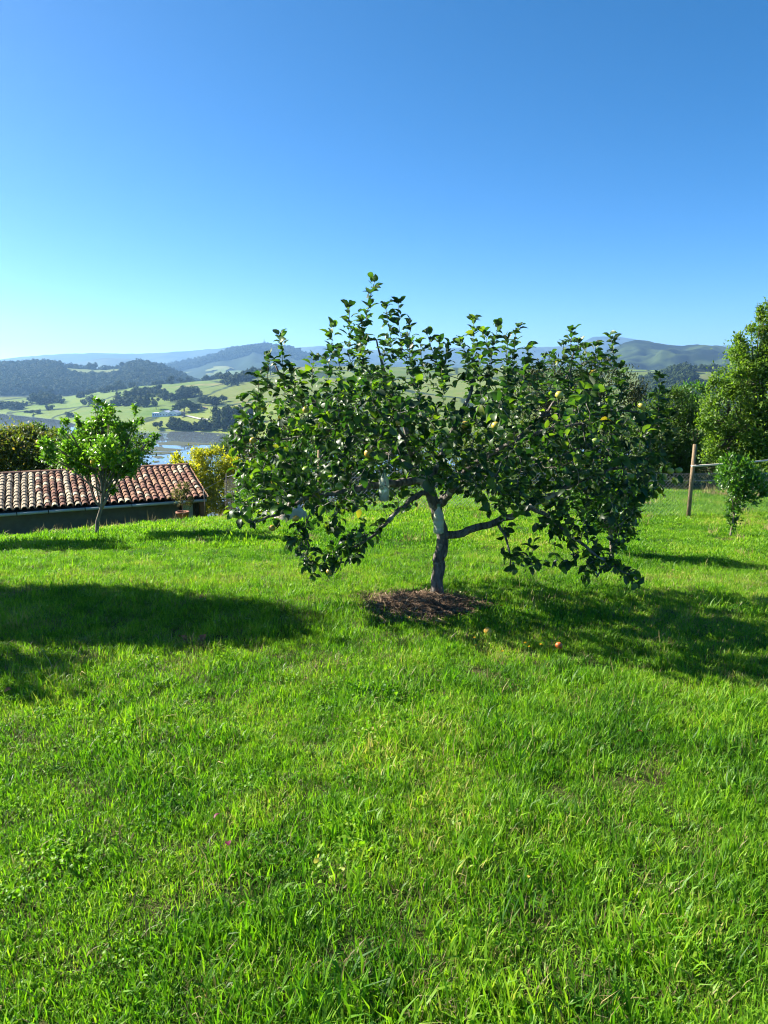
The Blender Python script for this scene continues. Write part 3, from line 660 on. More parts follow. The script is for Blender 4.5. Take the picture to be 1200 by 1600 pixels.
# walls: front wall up to the open bay, end post, pillar, gutter pieces
def along(s_, t_, z_): return ER + e_ * s_ + n_ * t_ + np.array([0, 0, z_]) - SB
MZ = np.stack([e_, n_, [0, 0, 1.0]], 1)
mb = MB(); mb.box(along((LEN + .75) / 2, .30, -1.1), (LEN - .75, .18, 1.98), MZ); mb.build('front_wall', M['wall_shed'], shed)
mb = MB(); mb.box(along(LEN / 2, RW - .1, -.55), (LEN - .1, .16, 2.1), MZ); mb.build('rear_wall', M['wall_shed'], shed)
mb = MB(); mb.box(along(.12, RW / 2 + .3, -1.0), (.14, RW - .95, 2.0), MZ); mb.build('end_wall', M['wall_shed'], shed)
mb = MB(); mb.box(along(.50, .24, -.75), (.30, .04, 1.1), MZ); mb.build('panel', M['plaster'], shed)
mb = MB(); mb.box(along(.25, .18, -1.05), (.09, .09, 1.92), MZ); mb.build('post', M['dark_wood'], shed)
mb = MB(); mb.box(along(.08, .30, -1.05), (.13, .16, 1.92), MZ); mb.build('pillar', M['brick'], shed)
s0 = 0.0
for i, L_ in enumerate((.9, 1.15, 1.2, .9, .75, .7)):
    P = [along(s0 + .01, -.08, -.075 - .004 * i), along(s0 + L_ - .012, -.08, -.075 - .004 * i - .003)]; mb = MB(); mb.tube(P, .042, 8); mb.build('gutter', M['gutter'], shed, True); s0 += L_

# ---- potted shrub by the shed
M['terracotta'] = plain('terracotta', (.27, .12, .07), .8, .3, 10, .25)
M['dry_leaf'] = leaf_mat('dry_leaf', [(0, (.10, .08, .035)), (.6, (.16, .12, .045)), (1, (.13, .17, .03))], None, [(0, (.2, .16, .05)), (1, (.2, .3, .03))], .25, .7, .2)
pp = at(286, 812, 19.2); pp[2] = max(pp[2], gz(pp[0], pp[1]) - .05)
ps = plant('potted_shrub', pp, [(pp + [0, 0, .55], (.26, .24, .30)), (pp + [.03, 0, .86], (.16, .16, .16))], 900, .06, 'dry_leaf', 'dry brownish shrub in a terracotta pot by the shed wall', 'potted plant', trunk_r=.012, sub=10)
mb = MB(); mb.lathe((0, 0, 0), [(.001, .0), (.12, .0), (.16, .17), (.18, .17), (.18, .22), (.15, .22), (.14, .18), (.001, .16)], 18); mb.build('pot', M['terracotta'], ps, True)

# ================================================================== fences
M['galv'] = plain('galv', (.34, .35, .35), .45, .5, 20, .1, Metallic=.6)
M['rusty'] = plain('rusty', (.05, .047, .043), .6, .4, 20, .2)
M['post_wood'] = bark_mat('post_wood', (.15, .105, .06), (.33, .25, .155), None, 30)
M['pole'] = plain('pole', (.62, .55, .44), .7, .3, 12, .2)
def netting(A, B, h, cell, r_, sag=.0):
    """diamond mesh between two ground points"""
    A = np.asarray(A, float); B = np.asarray(B, float); Lh = np.linalg.norm((B - A)[:2]); mb = MB(); n = int(Lh / cell) + 1; k_ = int(h / cell)
    V = []; Q = []; d2 = (B - A) / Lh; nn = np.array([-d2[1], d2[0], 0]); 
    def pt(s_, z_): return A + d2 * s_ + np.array([0, 0, z_])
    for i in range(-k_, n):
        for sg in (1, -1):
            s_a, s_b = (i * cell, i * cell + h) if sg == 1 else (i * cell + h, i * cell)
            za, zb = 0, h
            if s_a < 0: za = h * (-s_a) / h if sg == 1 else za; s_a2 = 0
            lo = max(0, min(s_a, s_b)); hi = min(Lh, max(s_a, s_b))
            if hi - lo < .02: continue
            f = lambda s_: (s_ - s_a) / (s_b - s_a) * h
            P0, P1 = pt(lo, f(lo)), pt(hi, f(hi)); o3 = nn * (r_ * 1.6 * sg); base_ = len(V)
            t_ = (P1 - P0) / np.linalg.norm(P1 - P0); side = np.cross(t_, nn)
            for P in (P0, P1): V += [P + o3 + side * r_, P + o3 - side * r_ * .6 + nn * r_, P + o3 - side * r_ * .6 - nn * r_]
            Q += [(base_ + j, base_ + (j + 1) % 3, base_ + 3 + (j + 1) % 3, base_ + 3 + j) for j in range(3)]
    mb.add(np.array(V), Q); return mb
p1 = gp(1075, 809); rail_end = at(1230, 716, 16.5); p2 = np.array([p1[0] + 4.0, p1[1] + 1.6, 0]); p2[2] = gz(p2[0], p2[1]); p0f = np.array([p1[0] - 7.5, p1[1] - .2, 0]); p0f[2] = gz(p0f[0], p0f[1])
fe = empty('wire_fence', p1, 'wire mesh fence with round wooden posts at the lawn edge', 'fence')
for P, h_, ln in ((p1, 1.50, (.03, 0)), (p2, 1.4, (0, 0)), (p0f, 1.35, (0, .03))):
    mb = MB(); mb.tube(np.array([P + [0, 0, -.2], P + [ln[0] * .5, 0, h_ * .5], P + [ln[0], ln[1], h_]]) - p1, [.042, .040, .037], 10); mb.build('post', M['post_wood'], fe, True)
for h_ in (.90, .76):
    for A_, B_ in ((p0f, p1), (p1, p2)):
        mb = MB(); mb.tube(np.array([A_ + [0, 0, h_], (A_ + B_) / 2 + [0, 0, h_ - .03], B_ + [0, 0, h_]]) - p1, .005, 5); mb.build('wire', M['galv'], fe)
for A_, B_ in ((p0f, p1), (p1, p2)): tag(netting(A_ - p1 + [0, .02, 0], B_ - p1 + [0, .02, 0], .9, .075, .0022).build('netting', M['galv'], fe), kind='stuff')
mb = MB(); rs = p1 + [.06, -.05, 1.07]; re = rail_end
mb.tube(np.array([rs + (rs - re) / np.linalg.norm(re - rs) * .12, (rs + re) / 2 + [0, 0, -.02], re]) - p1, [.022, .02, .018], 8); mb.build('rail', M['pole'], fe, True)
mb = MB(); c_ = p1 + [.04, 0, 1.07] - p1; th = np.linspace(0, 6.28, 12); mb.tube([c_ + np.array([math.cos(t) * .056, math.sin(t) * .056, .01 * math.sin(t * 3)]) for t in th], .006, 5); mb.build('wire_tie', M['galv'], fe)
# netting beside the shed
q0 = at(323, 812, 20.5); q1 = at(352, 806, 21.2); q2 = at(384, 802, 20.0)
for q in (q0, q1, q2): q[2] = min(q[2], gz(q[0], q[1]) + .1)
f2 = empty('netting_fence', q1, 'grey wire netting on thin posts right of the tiled shed', 'fence')
for P, h_, dx in ((q0, .95, -.05), (q1, 1.35, .08), (q2, 1.25, .1)):
    mb = MB(); mb.tube(np.array([P + [0, 0, -.1], P + [dx, 0, h_ + .1]]) - q1, .014, 7); mb.build('post', M['rusty'], f2, True)
for A_, B_, h_ in ((q0, q1, 1.0), (q1, q2, 1.25)): tag(netting(A_ - q1, B_ - q1, h_, .055, .0018).build('netting', M['rusty'], f2), kind='stuff')
mb = MB(); mb.tube(np.array([q0 + [-.05, 0, 1.0], q1 + [.08, 0, 1.35], q2 + [.1, 0, 1.25]]) - q1, .005, 5); mb.build('wire', M['galv'], f2)

# ================================================================== trees and shrubs round the lawn
def gbase(px, d):
    x = at(px, 800, d)[0]; return np.array([x, d, gz(x, d)])
# lemon tree
lb = gp(150, 836); ld = lb[1]
LB = []
for px, py, rx, ry in ((150, 700, 26, 22), (112, 708, 20, 16), (196, 698, 20, 20), (150, 668, 18, 13), (203, 674, 14, 12), (133, 650, 6, 16), (186, 648, 6, 18), (161, 645, 5, 14), (212, 724, 14, 14), (168, 738, 20, 12), (112, 676, 14, 11), (172, 763, 8, 7), (228, 692, 9, 10), (92, 690, 10, 10), (110, 655, 5, 12), (214, 652, 5, 12), (88, 712, 9, 8), (235, 712, 7, 7), (130, 728, 16, 10), (180, 712, 20, 16), (128, 690, 16, 12), (172, 684, 14, 12), (146, 634, 4, 10), (197, 742, 10, 8), (222, 668, 7, 8), (98, 668, 7, 8)):
    c, r_ = blob(158 + (px - 158) * .84, py, ld, rx * .92, ry); LB.append((c + np.array([0, RNG.normal() * .32, 0]), r_))
plant('lemon_tree', lb, LB, 8200, .078, 'lemon_leaf', 'bright green lemon tree standing in front of the tiled shed', 'tree', None, .030, 'pale_bark', 9, .48,
      ('lemon', LEMON, 20, .030, 1.25), .5, stem=[lb - [0, 0, .1], at(152, 815, ld), at(158, 795, ld), at(160, 770, ld), at(156, 735, ld)])
mb = MB(); mb.tube(np.array([at(156, 800, ld), at(166, 780, ld), at(172, 755, ld + .1), at(182, 720, ld + .1)]) - lb, [.022, .02, .016, .01], 7); mb.build('limb', M['pale_bark'], bpy.data.objects['lemon_tree'], True)
# tree at the left edge of the lawn
eb = gp(-4, 838); ed = eb[1]
plant('sapling', eb, [blob(-20, 760, ed, 34, 30), blob(-8, 785, ed, 26, 26), blob(-75, 748, ed, 36, 30), blob(-20, 805, ed, 20, 14), blob(-50, 790, ed, 34, 24), blob(-140, 735, ed, 55, 40), blob(-160, 775, ed, 50, 40)], 7000, .085, 'dark_leaf', 'dark leafy sapling cut off by the picture edge before the shed', 'tree', None, .028, sub=14)
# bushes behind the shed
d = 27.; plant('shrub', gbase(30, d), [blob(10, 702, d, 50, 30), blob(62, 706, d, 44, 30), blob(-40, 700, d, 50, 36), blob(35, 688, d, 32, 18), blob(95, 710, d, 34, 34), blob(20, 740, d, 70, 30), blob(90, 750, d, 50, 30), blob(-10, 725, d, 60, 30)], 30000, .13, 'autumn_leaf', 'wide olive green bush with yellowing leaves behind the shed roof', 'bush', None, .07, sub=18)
d = 31.; plant('shrub', gbase(68, d), [blob(70, 674, d, 20, 12), blob(58, 680, d, 20, 12), blob(84, 684, d, 18, 12), blob(75, 712, d, 40, 26)], 7000, .13, 'dark_leaf', 'dark rounded bush top rising behind the yellowing bush', 'bush', None, .06, sub=16)
d = 26.; plant('shrub', gbase(190, d), [blob(150, 725, d, 60, 34), blob(205, 715, d, 34, 34), blob(170, 760, d, 70, 30), blob(120, 700, d, 30, 24)], 11000, .13, 'dark_leaf', 'dark bush between the lemon tree and the shed ridge', 'bush', None, .06, sub=18)
d = 30.; plant('shrub', gbase(320, d), [blob(300, 722, d, 30, 20), blob(335, 722, d, 30, 18), blob(365, 730, d, 30, 24), blob(320, 748, d, 46, 24), blob(280, 740, d, 24, 16), blob(350, 775, d, 50, 30), blob(300, 780, d, 40, 30)], 16000, .13, 'yellow_leaf', 'yellow green bush behind the right end of the shed', 'bush', None, .07, sub=20, tight=.3)
d = 62.; plant('pine_tree', [at(350, 760, d)[0], d, at(350, 760, d)[2]], [blob(352, 690, d, 16, 10), blob(344, 703, d, 16, 8), blob(362, 706, d, 18, 12), blob(370, 690, d, 18, 14), blob(385, 700, d, 24, 24), blob(365, 735, d, 40, 26)], 6500, .34, 'dark_leaf', 'dark spreading conifer between the river and the apple tree', 'tree', None, .15, sub=14, wid=.14)
d = 18.5; plant('shrub', gbase(405, d), [blob(398, 742, d, 28, 30), blob(432, 730, d, 34, 40), blob(392, 776, d, 24, 24), blob(425, 782, d, 40, 24), blob(465, 740, d, 36, 46), blob(470, 785, d, 40, 22)], 13000, .10, 'bright_leaf', 'leafy green shrub right of the wire netting behind the apple tree', 'bush', None, .05, sub=20)
d = 22.; plant('shrub', gbase(440, d), [blob(420, 705, d, 50, 28), blob(470, 690, d, 50, 40), blob(440, 745, d, 60, 30)], 8500, .11, 'twig_leaf', 'brownish twiggy bush above the green shrub', 'bush', None, .05, sub=20)
d = 24.; plant('shrub', gbase(560, d), [blob(520, 730, d, 50, 40), blob(580, 725, d, 50, 40), blob(640, 730, d, 50, 36), blob(530, 775, d, 50, 28), blob(600, 775, d, 60, 28), blob(560, 690, d, 60, 30)], 15000, .13, 'dark_leaf', 'dark bush seen through the apple tree beside its trunk', 'bush', None, .06, sub=20)
d = 24.; plant('shrub', gbase(740, d), [blob(700, 725, d, 46, 34), blob(760, 715, d, 50, 42), blob(830, 705, d, 50, 46), blob(690, 772, d, 50, 24), blob(760, 768, d, 60, 26), blob(840, 760, d, 60, 28)], 15000, .13, 'olive_leaf', 'olive bush seen through the middle of the apple tree', 'bush', None, .06, sub=20)
d = 26.; plant('tall_shrub', gbase(940, d), [blob(900, 640, d, 60, 60, .8), blob(960, 620, d, 46, 40, .8), blob(940, 582, d, 34, 22, .8), blob(860, 615, d, 50, 44, .8), blob(985, 660, d, 40, 60, .8), blob(820, 630, d, 40, 50, .8), blob(920, 710, d, 70, 50, .8), blob(990, 720, d, 50, 44, .8), blob(850, 700, d, 60, 50, .8)], 24000, .14, 'twig_leaf', 'grey brown twiggy tall shrub behind the right side of the apple tree', 'bush', None, .07, sub=24, tight=.3, wid=.3, up=.8)
d = 24.; plant('tall_shrub', gbase(1050, d), [blob(1045, 670, d, 44, 60, .8), blob(1015, 690, d, 36, 56, .8), blob(1085, 690, d, 36, 56, .8), blob(1050, 632, d, 30, 24, .8), blob(1040, 735, d, 50, 34, .8), blob(1090, 738, d, 44, 30, .8)], 22000, .13, 'dark_leaf', 'dark dense willow like shrub behind the fence post', 'bush', None, .07, sub=24, tight=.3, wid=.3)
d = 34.; plant('tree', gbase(1080, d), [blob(1078, 622, d, 22, 20), blob(1095, 640, d, 24, 30), blob(1085, 680, d, 30, 36)], 6000, .15, 'bright_leaf', 'light green treetop between the dark shrub and the big tree', 'tree', None, .08, sub=16)
d = 21.; plant('broadleaf_tree', gbase(1190, d), [blob(1185, 560, d, 36, 40), blob(1152, 590, d, 34, 32), blob(1215, 610, d, 60, 60), blob(1135, 640, d, 38, 40), blob(1185, 670, d, 50, 46), blob(1145, 695, d, 32, 28), blob(1205, 520, d, 24, 30), blob(1196, 488, d, 10, 16), blob(1182, 508, d, 14, 16), blob(1225, 500, d, 30, 30), blob(1250, 560, d, 60, 60), blob(1118, 608, d, 16, 22), blob(1260, 680, d, 70, 60), blob(1120, 708, d, 24, 24), blob(1110, 650, d, 16, 24), blob(1170, 530, d, 18, 18), blob(1190, 720, d, 60, 28)], 46000, .105, 'sunny_leaf', 'big sunlit broadleaf tree cut off by the picture edge', 'tree', None, .09, sub=24, tight=.30)
d = 24.5; plant('shrub', gbase(1180, d), [blob(1150, 735, d, 50, 26), blob(1210, 730, d, 50, 30), blob(1260, 730, d, 50, 30)], 9000, .12, 'dark_leaf', 'dark undergrowth bush beneath the big sunlit tree', 'bush', None, .05, sub=18)
sb_ = gp(1140, 838); sd_ = sb_[1]
plant('young_tree', sb_, [blob(1152, 748, sd_, 28, 24), blob(1172, 764, sd_, 20, 20), blob(1140, 738, sd_, 16, 18), blob(1150, 783, sd_, 14, 16), blob(1145, 803, sd_, 10, 13), blob(1142, 818, sd_, 7, 8), blob(1141, 722, sd_, 9, 9), blob(1186, 770, sd_, 10, 7), blob(1160, 730, sd_, 12, 12)], 3600, .075, 'bright_leaf', 'small bushy young tree on a thin stem before the fence', 'tree', None, .018, 'pale_bark', 14, .4, wid=.4, up=.9)
tb_ = gp(956, 866); td_ = tb_[1]
plant('young_tree', tb_, [blob(950, 760, td_, 36, 34), blob(975, 795, td_, 20, 30), blob(940, 805, td_, 26, 26), blob(972, 838, td_, 14, 18), blob(915, 780, td_, 26, 26)], 3000, .07, 'bright_leaf', 'small leafy tree half hidden behind the drooping apple branch', 'tree', None, .035, 'pale_bark', 14, .4)
# two trees left of the picture that shade the lawn
cs = np.array([-1.85, 5.50]); 
def caster(c2, h_, r_, n, label, sub=26, tight=.34, shell=.6):
    c = np.array([c2[0] + S2[0] * h_ / math.tan(R(SUN_EL)), c2[1] + S2[1] * h_ / math.tan(R(SUN_EL))]); z = gz(*c2) + h_; b_ = np.array([c[0], c[1], gz(c[0], c[1])])
    cc = np.array([c[0], c[1], z])
    plant('round_tree', b_, [(cc, (r_, r_, r_)), (cc + [-.7 * r_, .2 * r_, -.1], (r_ * .9, r_ * .9, r_ * .8)), (cc, (r_ * .6, r_ * .6, r_ * .6))], n, .10, 'bright_leaf', label, 'tree', None, .05, sub=sub, tight=tight, shell=shell, wid=.6)
caster(cs, 2.5, .76, 16000, 'dense round tree beyond the picture edge, its shadow a dark oval on the lawn')
caster(gp(95, 853)[:2], 1.8, .50, 6000, 'dense small tree beyond the picture edge, its shadow a band before the shed')
caster(gp(20, 1056)[:2], 2.4, .40, 800, 'thin leafed tree beyond the picture edge, its faint shadow on the lawn', 14)
# dry tuft and boulder
M['rock'] = plain('rock', (.40, .34, .29), .9, .2, 9, .3, .6)
rb = at(456, 812, 13.0); rb[2] = gz(rb[0], rb[1]); mb = MB()
rr0 = np.random.default_rng(5); prof = []
V = []; kk = 14
for i in range(8):
    t = math.pi * .55 * i / 7; 
    for j in range(kk):
        ph = 6.283 * j / kk; q = 1 + .18 * math.sin(ph * 2 + 1) + .1 * rr0.normal(); V.append([math.sin(t) * math.cos(ph) * .24 * q, math.sin(t) * math.sin(ph) * .2 * q, (math.cos(t) + .1) * .30 + .02 * rr0.normal()])
mb.add(V, [(i * kk + j, (i + 1) * kk + j, (i + 1) * kk + (j + 1) % kk, i * kk + (j + 1) % kk) for i in range(7) for j in range(kk)])
tag(mb.build('boulder', M['rock'], None, True, None), 'pale pinkish boulder on the lawn behind the apple branches', 'rock').location = rb

# ================================================================== the apple tree
TB = gp(684, 936); TD = TB[1]
def tp(px, py, off=0.0): return at(px, py, TD + off)
apple = empty('apple_tree', TB, 'spreading apple tree with ripening fruit in the middle of the lawn', 'tree')
LIMBS = [  # (points, r0, r1)
    ([(683, 942, 0), (683, 925, 0), (684, 900, 0), (688, 868, 0), (692, 838, 0)], .050, .045),
    ([(692, 838, 0), (687, 815, 0), (681, 792, 0), (670, 765, -.02), (656, 738, 0)], .046, .036),
    ([(692, 842, 0), (708, 836, -.05), (738, 827, -.1), (775, 816, -.15), (815, 800, -.2), (860, 775, -.25), (905, 752, -.3), (955, 735, -.3), (1010, 720, -.3)], .036, .009),
    ([(779, 815, -.16), (790, 835, -.3), (799, 860, -.4), (797, 885, -.42)], .014, .004),
    ([(830, 793, -.2), (870, 815, -.4), (905, 850, -.55), (950, 880, -.65), (995, 905, -.7)], .020, .004),
    ([(655, 750, 0), (630, 754, -.12), (600, 757, -.25), (560, 765, -.35), (500, 773, -.45), (468, 783, -.5), (445, 800, -.5), (415, 812, -.5), (385, 816, -.5)], .036, .008),
    ([(664, 768, 0), (640, 783, -.2), (625, 795, -.3), (608, 810, -.4), (596, 826, -.45), (575, 846, -.5), (552, 852, -.52), (535, 868, -.54), (524, 895, -.55)], .024, .004),
    ([(500, 773, -.45), (487, 800, -.5), (470, 815, -.5), (485, 850, -.55), (478, 880, -.55)], .010, .003),
    ([(656, 738, 0), (620, 700, .1), (570, 660, .1), (500, 630, 0), (450, 610, -.1), (430, 570, -.1)], .030, .006),
    ([(560, 660, .1), (480, 680, -.2), (420, 690, -.3), (375, 680, -.35)], .016, .005),
    ([(656, 738, 0), (640, 690, .2), (620, 630, .2), (600, 580, .1), (588, 530, .1)], .032, .006),
    ([(670, 765, -.02), (690, 710, .1), (720, 650, 0), (742, 590, 0), (745, 550, 0)], .034, .006),
    ([(681, 792, 0), (730, 745, .3), (790, 700, .4), (850, 650, .4), (890, 590, .3), (897, 550, .3)], .036, .006),
    ([(670, 765, 0), (690, 720, .6), (720, 680, .9), (760, 630, 1.1)], .028, .008),
    ([(656, 738, 0), (645, 715, -.4), (625, 670, -.8), (590, 640, -1.0)], .026, .008),
    ([(690, 790, -.05), (720, 740, -.5), (780, 700, -.8), (850, 670, -1.0), (920, 660, -.9)], .030, .008),
    ([(656, 738, 0), (600, 705, .6), (540, 670, .9), (490, 650, .9)], .024, .008),
    ([(850, 650, .4), (920, 640, .3), (980, 640, .1), (1020, 650, 0)], .016, .006),
    ([(730, 745, .3), (800, 740, .6), (880, 710, .9), (950, 680, .8)], .02, .006),
]
NODES = []; PAR = []; RMIN = []
def add_node(p, par, r_): NODES.append(np.asarray(p, float)); PAR.append(par); RMIN.append(r_); return len(NODES) - 1
for li, (pts, r0, r1) in enumerate(LIMBS):
    W = np.array([tp(*p) for p in pts]); seg = np.linalg.norm(np.diff(W, axis=0), axis=1); cum = np.concatenate([[0], np.cumsum(seg)]); n = max(3, int(cum[-1] / .06))
    # smooth the drawn limb a little
    s = np.linspace(0, cum[-1], n); Q = np.stack([np.interp(s, cum, W[:, i]) for i in range(3)], 1)
    for _ in range(3): Q[1:-1] = Q[1:-1] * .5 + (Q[:-2] + Q[2:]) * .25
    Q[1:-1] += RNG.normal(size=(n - 2, 3)) * .006
    if li == 0: par = -1; st = 0
    else: par = int(np.argmin(np.linalg.norm(np.array(NODES) - Q[0], axis=1))); st = 1
    for i in range(st, n): par = add_node(Q[i], par, r0 + (r1 - r0) * (i / (n - 1)))
NHAND = len(NODES)
POLY = np.array([(372, 640), (352, 690), (372, 750), (358, 800), (385, 835), (430, 830), (465, 880), (515, 905), (565, 880), (600, 835), (640, 805), (655, 775), (720, 770), (760, 800), (790, 815), (785, 880), (850, 890), (915, 905), (1000, 918), (975, 880), (985, 830), (1030, 775), (1060, 745), (1030, 700), (1042, 650), (1015, 640), (985, 650), (955, 625), (900, 605), (850, 660), (800, 605), (740, 612), (700, 655), (660, 618), (600, 580), (550, 588), (510, 618), (470, 634), (420, 628), (390, 640)], float)
def inside(x, y):
    c = np.zeros(len(x), bool); j = len(POLY) - 1
    for i in range(len(POLY)):
        xi, yi = POLY[i]; xj, yj = POLY[j]; cond = ((yi > y) != (yj > y)) & (x < (xj - xi) * (y - yi) / (yj - yi + 1e-12) + xi); c ^= cond; j = i
    return c
ax = RNG.uniform(345, 1060, 12000); ay = RNG.uniform(530, 920, 12000); kq = inside(ax, ay); ax = ax[kq][:2100]; ay = ay[kq][:2100]
half = 1.45 * np.sqrt(np.clip(1 - ((ax - 695) / 372) ** 2, .05, 1)) * np.clip(1 - ((ay - 690) / 260) ** 2, .3, 1); half = np.where(ay > 810, .4, half)
off = RNG.uniform(-1, 1, len(ax)) * half - np.where(ay > 800, .45, 0.1)
ATT = np.array([tp(x, y, o_) for x, y, o_ in zip(ax, ay, off)])
# thin some holes so light and background come through
ho = ATT[RNG.choice(len(ATT), 34)]; dmin = np.min(np.linalg.norm(ATT[:, None] - ho[None], axis=2), axis=1); lowk = (ay > 800) & (RNG.random(len(ay)) < .55); ATT = ATT[(dmin > .17) & ~lowk]
alive = np.ones(len(ATT), bool); near = np.full(len(ATT), -1); nd = np.full(len(ATT), 1e9); done_n = 0; STEP = .07
for it in range(70):
    new = np.array(NODES[done_n:]); D_ = np.linalg.norm(ATT[:, None] - new[None], axis=2); j = D_.argmin(1); dm = D_[np.arange(len(ATT)), j]; better = dm < nd
    near[better] = j[better] + done_n; nd[better] = dm[better]; done_n = len(NODES); alive &= nd > .10
    act = np.nonzero(alive & (nd < .9))[0]
    if not len(act): break
    acc = {}
    for a_ in act:
        n0 = near[a_]
        if n0 < 30: continue
        v_ = ATT[a_] - NODES[n0]; acc.setdefault(n0, []).append(v_ / (np.linalg.norm(v_) + 1e-9))
    grew = 0
    for n0, vs in acc.items():
        v_ = np.mean(vs, axis=0) + RNG.normal(size=3) * .18 + [0, 0, .10]
        nv = np.linalg.norm(v_)
        if nv < 1e-3: continue
        p_ = NODES[n0] + v_ / nv * STEP
        add_node(p_, n0, .0); grew += 1
    if not grew or len(NODES) > 6000: break
# upright shoots with rows of leaves
SHOOTS = [(585, 440, .1, 95), (622, 474, .05, 85), (545, 482, 0, 80), (520, 512, -.1, 60), (440, 527, -.2, 70), (602, 480, .2, 70), (668, 522, .1, 60), (700, 540, 0, 45), (740, 502, 0, 75), (757, 520, .2, 60), (776, 508, .1, 80), (808, 512, .2, 80), (826, 545, .1, 50), (893, 517, .1, 85), (915, 545, .2, 60), (955, 530, 0, 80), (938, 560, -.2, 50), (865, 560, .3, 50), (1030, 590, -.1, 60), (490, 560, -.1, 50), (640, 545, -.2, 50), (570, 540, -.3, 50), (405, 590, -.3, 50), (690, 575, -.6, 55), (790, 580, -.6, 60), (610, 590, -.8, 60), (540, 600, -.7, 55), (870, 600, -.6, 60), (950, 615, -.4, 50), (460, 600, -.5, 45), (730, 560, .5, 60), (850, 555, .6, 60), (560, 520, .4, 60), (655, 600, -.9, 50), (530, 545, .1, 60), (508, 560, .2, 50), (565, 500, .1, 70), (640, 505, .1, 70), (655, 535, .3, 60), (685, 535, .3, 70), (722, 535, .2, 60), (792, 530, .3, 70), (842, 575, .2, 55), (880, 540, -.1, 70), (905, 535, .3, 70), (930, 540, .2, 60), (970, 575, .1, 50), (1038, 615, 0, 50), (1045, 650, -.2, 40), (380, 625, -.3, 40), (420, 560, -.2, 50), (455, 575, -.2, 50), (475, 590, -.5, 40), (600, 540, -.4, 60), (750, 560, -.5, 60), (820, 570, -.4, 60)]
shoot_paths = []
for px, py, o_, ln in SHOOTS:
    tip = tp(px, py, o_); low = tp(px + RNG.normal() * 8, py + ln, o_ + RNG.normal() * .05); nn_ = np.array(NODES); cand = np.nonzero(nn_[:, 2] < low[2] + .05)[0]
    par = int(cand[np.argmin(np.linalg.norm(nn_[cand] - low, axis=1))]); st_ = NODES[par]; path = [st_]
    L_ = np.linalg.norm(low - st_) ; m1 = max(1, int(L_ / .07))
    for i in range(1, m1 + 1): path.append(st_ + (low - st_) * i / m1)
    m2 = max(3, int(np.linalg.norm(tip - low) / .05))
    for i in range(1, m2 + 1): path.append(low + (tip - low) * i / m2 + RNG.normal(size=3) * .004)
    for p_ in path[1:]: par = add_node(p_, par, .0028)
    shoot_paths.append(np.array(path[max(0, len(path) - m2 - 2):]))
NODES = np.array(NODES); PAR = np.array(PAR); NN = len(NODES)
rad = np.zeros(NN); kids = [[] for _ in range(NN)]
for i in range(NN):
    if PAR[i] >= 0: kids[PAR[i]].append(i)
acc = np.zeros(NN)
for i in range(NN - 1, -1, -1):
    rad[i] = max((acc[i]) ** (1 / 2.5) if acc[i] > 0 else .0022, RMIN[i] if i < NHAND else .0022)
    if i >= NHAND: rad[i] = min(rad[i], .02)
    if PAR[i] >= 0: acc[PAR[i]] += rad[i] ** 2.5
for i in range(NHAND): rad[i] = min(rad[i], RMIN[i] * 1.15)
# branch tubes: follow the thickest child
wood = MB(); trunk_path = []; started = set(); stack = [(0, -1)]
def follow(i):
    ch = [i]
    while kids[ch[-1]]:
        ks = kids[ch[-1]]; nxt = max(ks, key=lambda q: rad[q]); 
        for q in ks:
            if q != nxt: stack.append((q, ch[-1]))
        ch.append(nxt)
    return ch
first = True; limb_n = 0
while stack:
    i, pa = stack.pop(); ch = follow(i); idx = ([pa] if pa >= 0 else []) + ch
    if len(idx) < 2: continue
    P = NODES[idx].copy(); rr = rad[idx].copy()
    if pa >= 0: rr[0] = min(rad[pa], rr[1] * 1.15)
    if first:
        nk = len(P); rr[0] *= 1.45; rr[1] *= 1.18; rr = np.maximum(rr, .003)
        # fine trunk
        s = np.arange(nk); sf = np.linspace(0, nk - 1, nk * 4); Pf = np.stack([np.interp(sf, s, P[:, q]) for q in range(3)], 1); rf = np.interp(sf, s, rr)
        mb = MB(); ph = RNG.uniform(0, 6, 8)
        mb.tube(Pf - TB, rf, 28, wob=lambda i, th: 1 + .055 * np.sin(4 * th + ph[0] + i * .05) + .05 * np.sin(7 * th + ph[1] - i * .09) + .08 * (vnoise(th * 6, np.full_like(th, i * .35), 3) - .5) * 2 + .03 * np.sin(i * .55 + th))
        mb.build('trunk', M['apple_bark'], apple, True); first = False; continue
    if rr.max() > .0135 and len(P) > 4:
        mb = MB(); mb.tube(P - TB, rr, 12, wob=lambda i, th: 1 + .09 * np.sin(3 * th + i * .7) + .06 * np.sin(5 * th - i * 1.1)); mb.build('limb', M['apple_bark'], apple, True); limb_n += 1
    else: wood.tube(P - TB, rr, 5)
tag(wood.build('twig', M['apple_bark'], apple, True), kind='stuff')
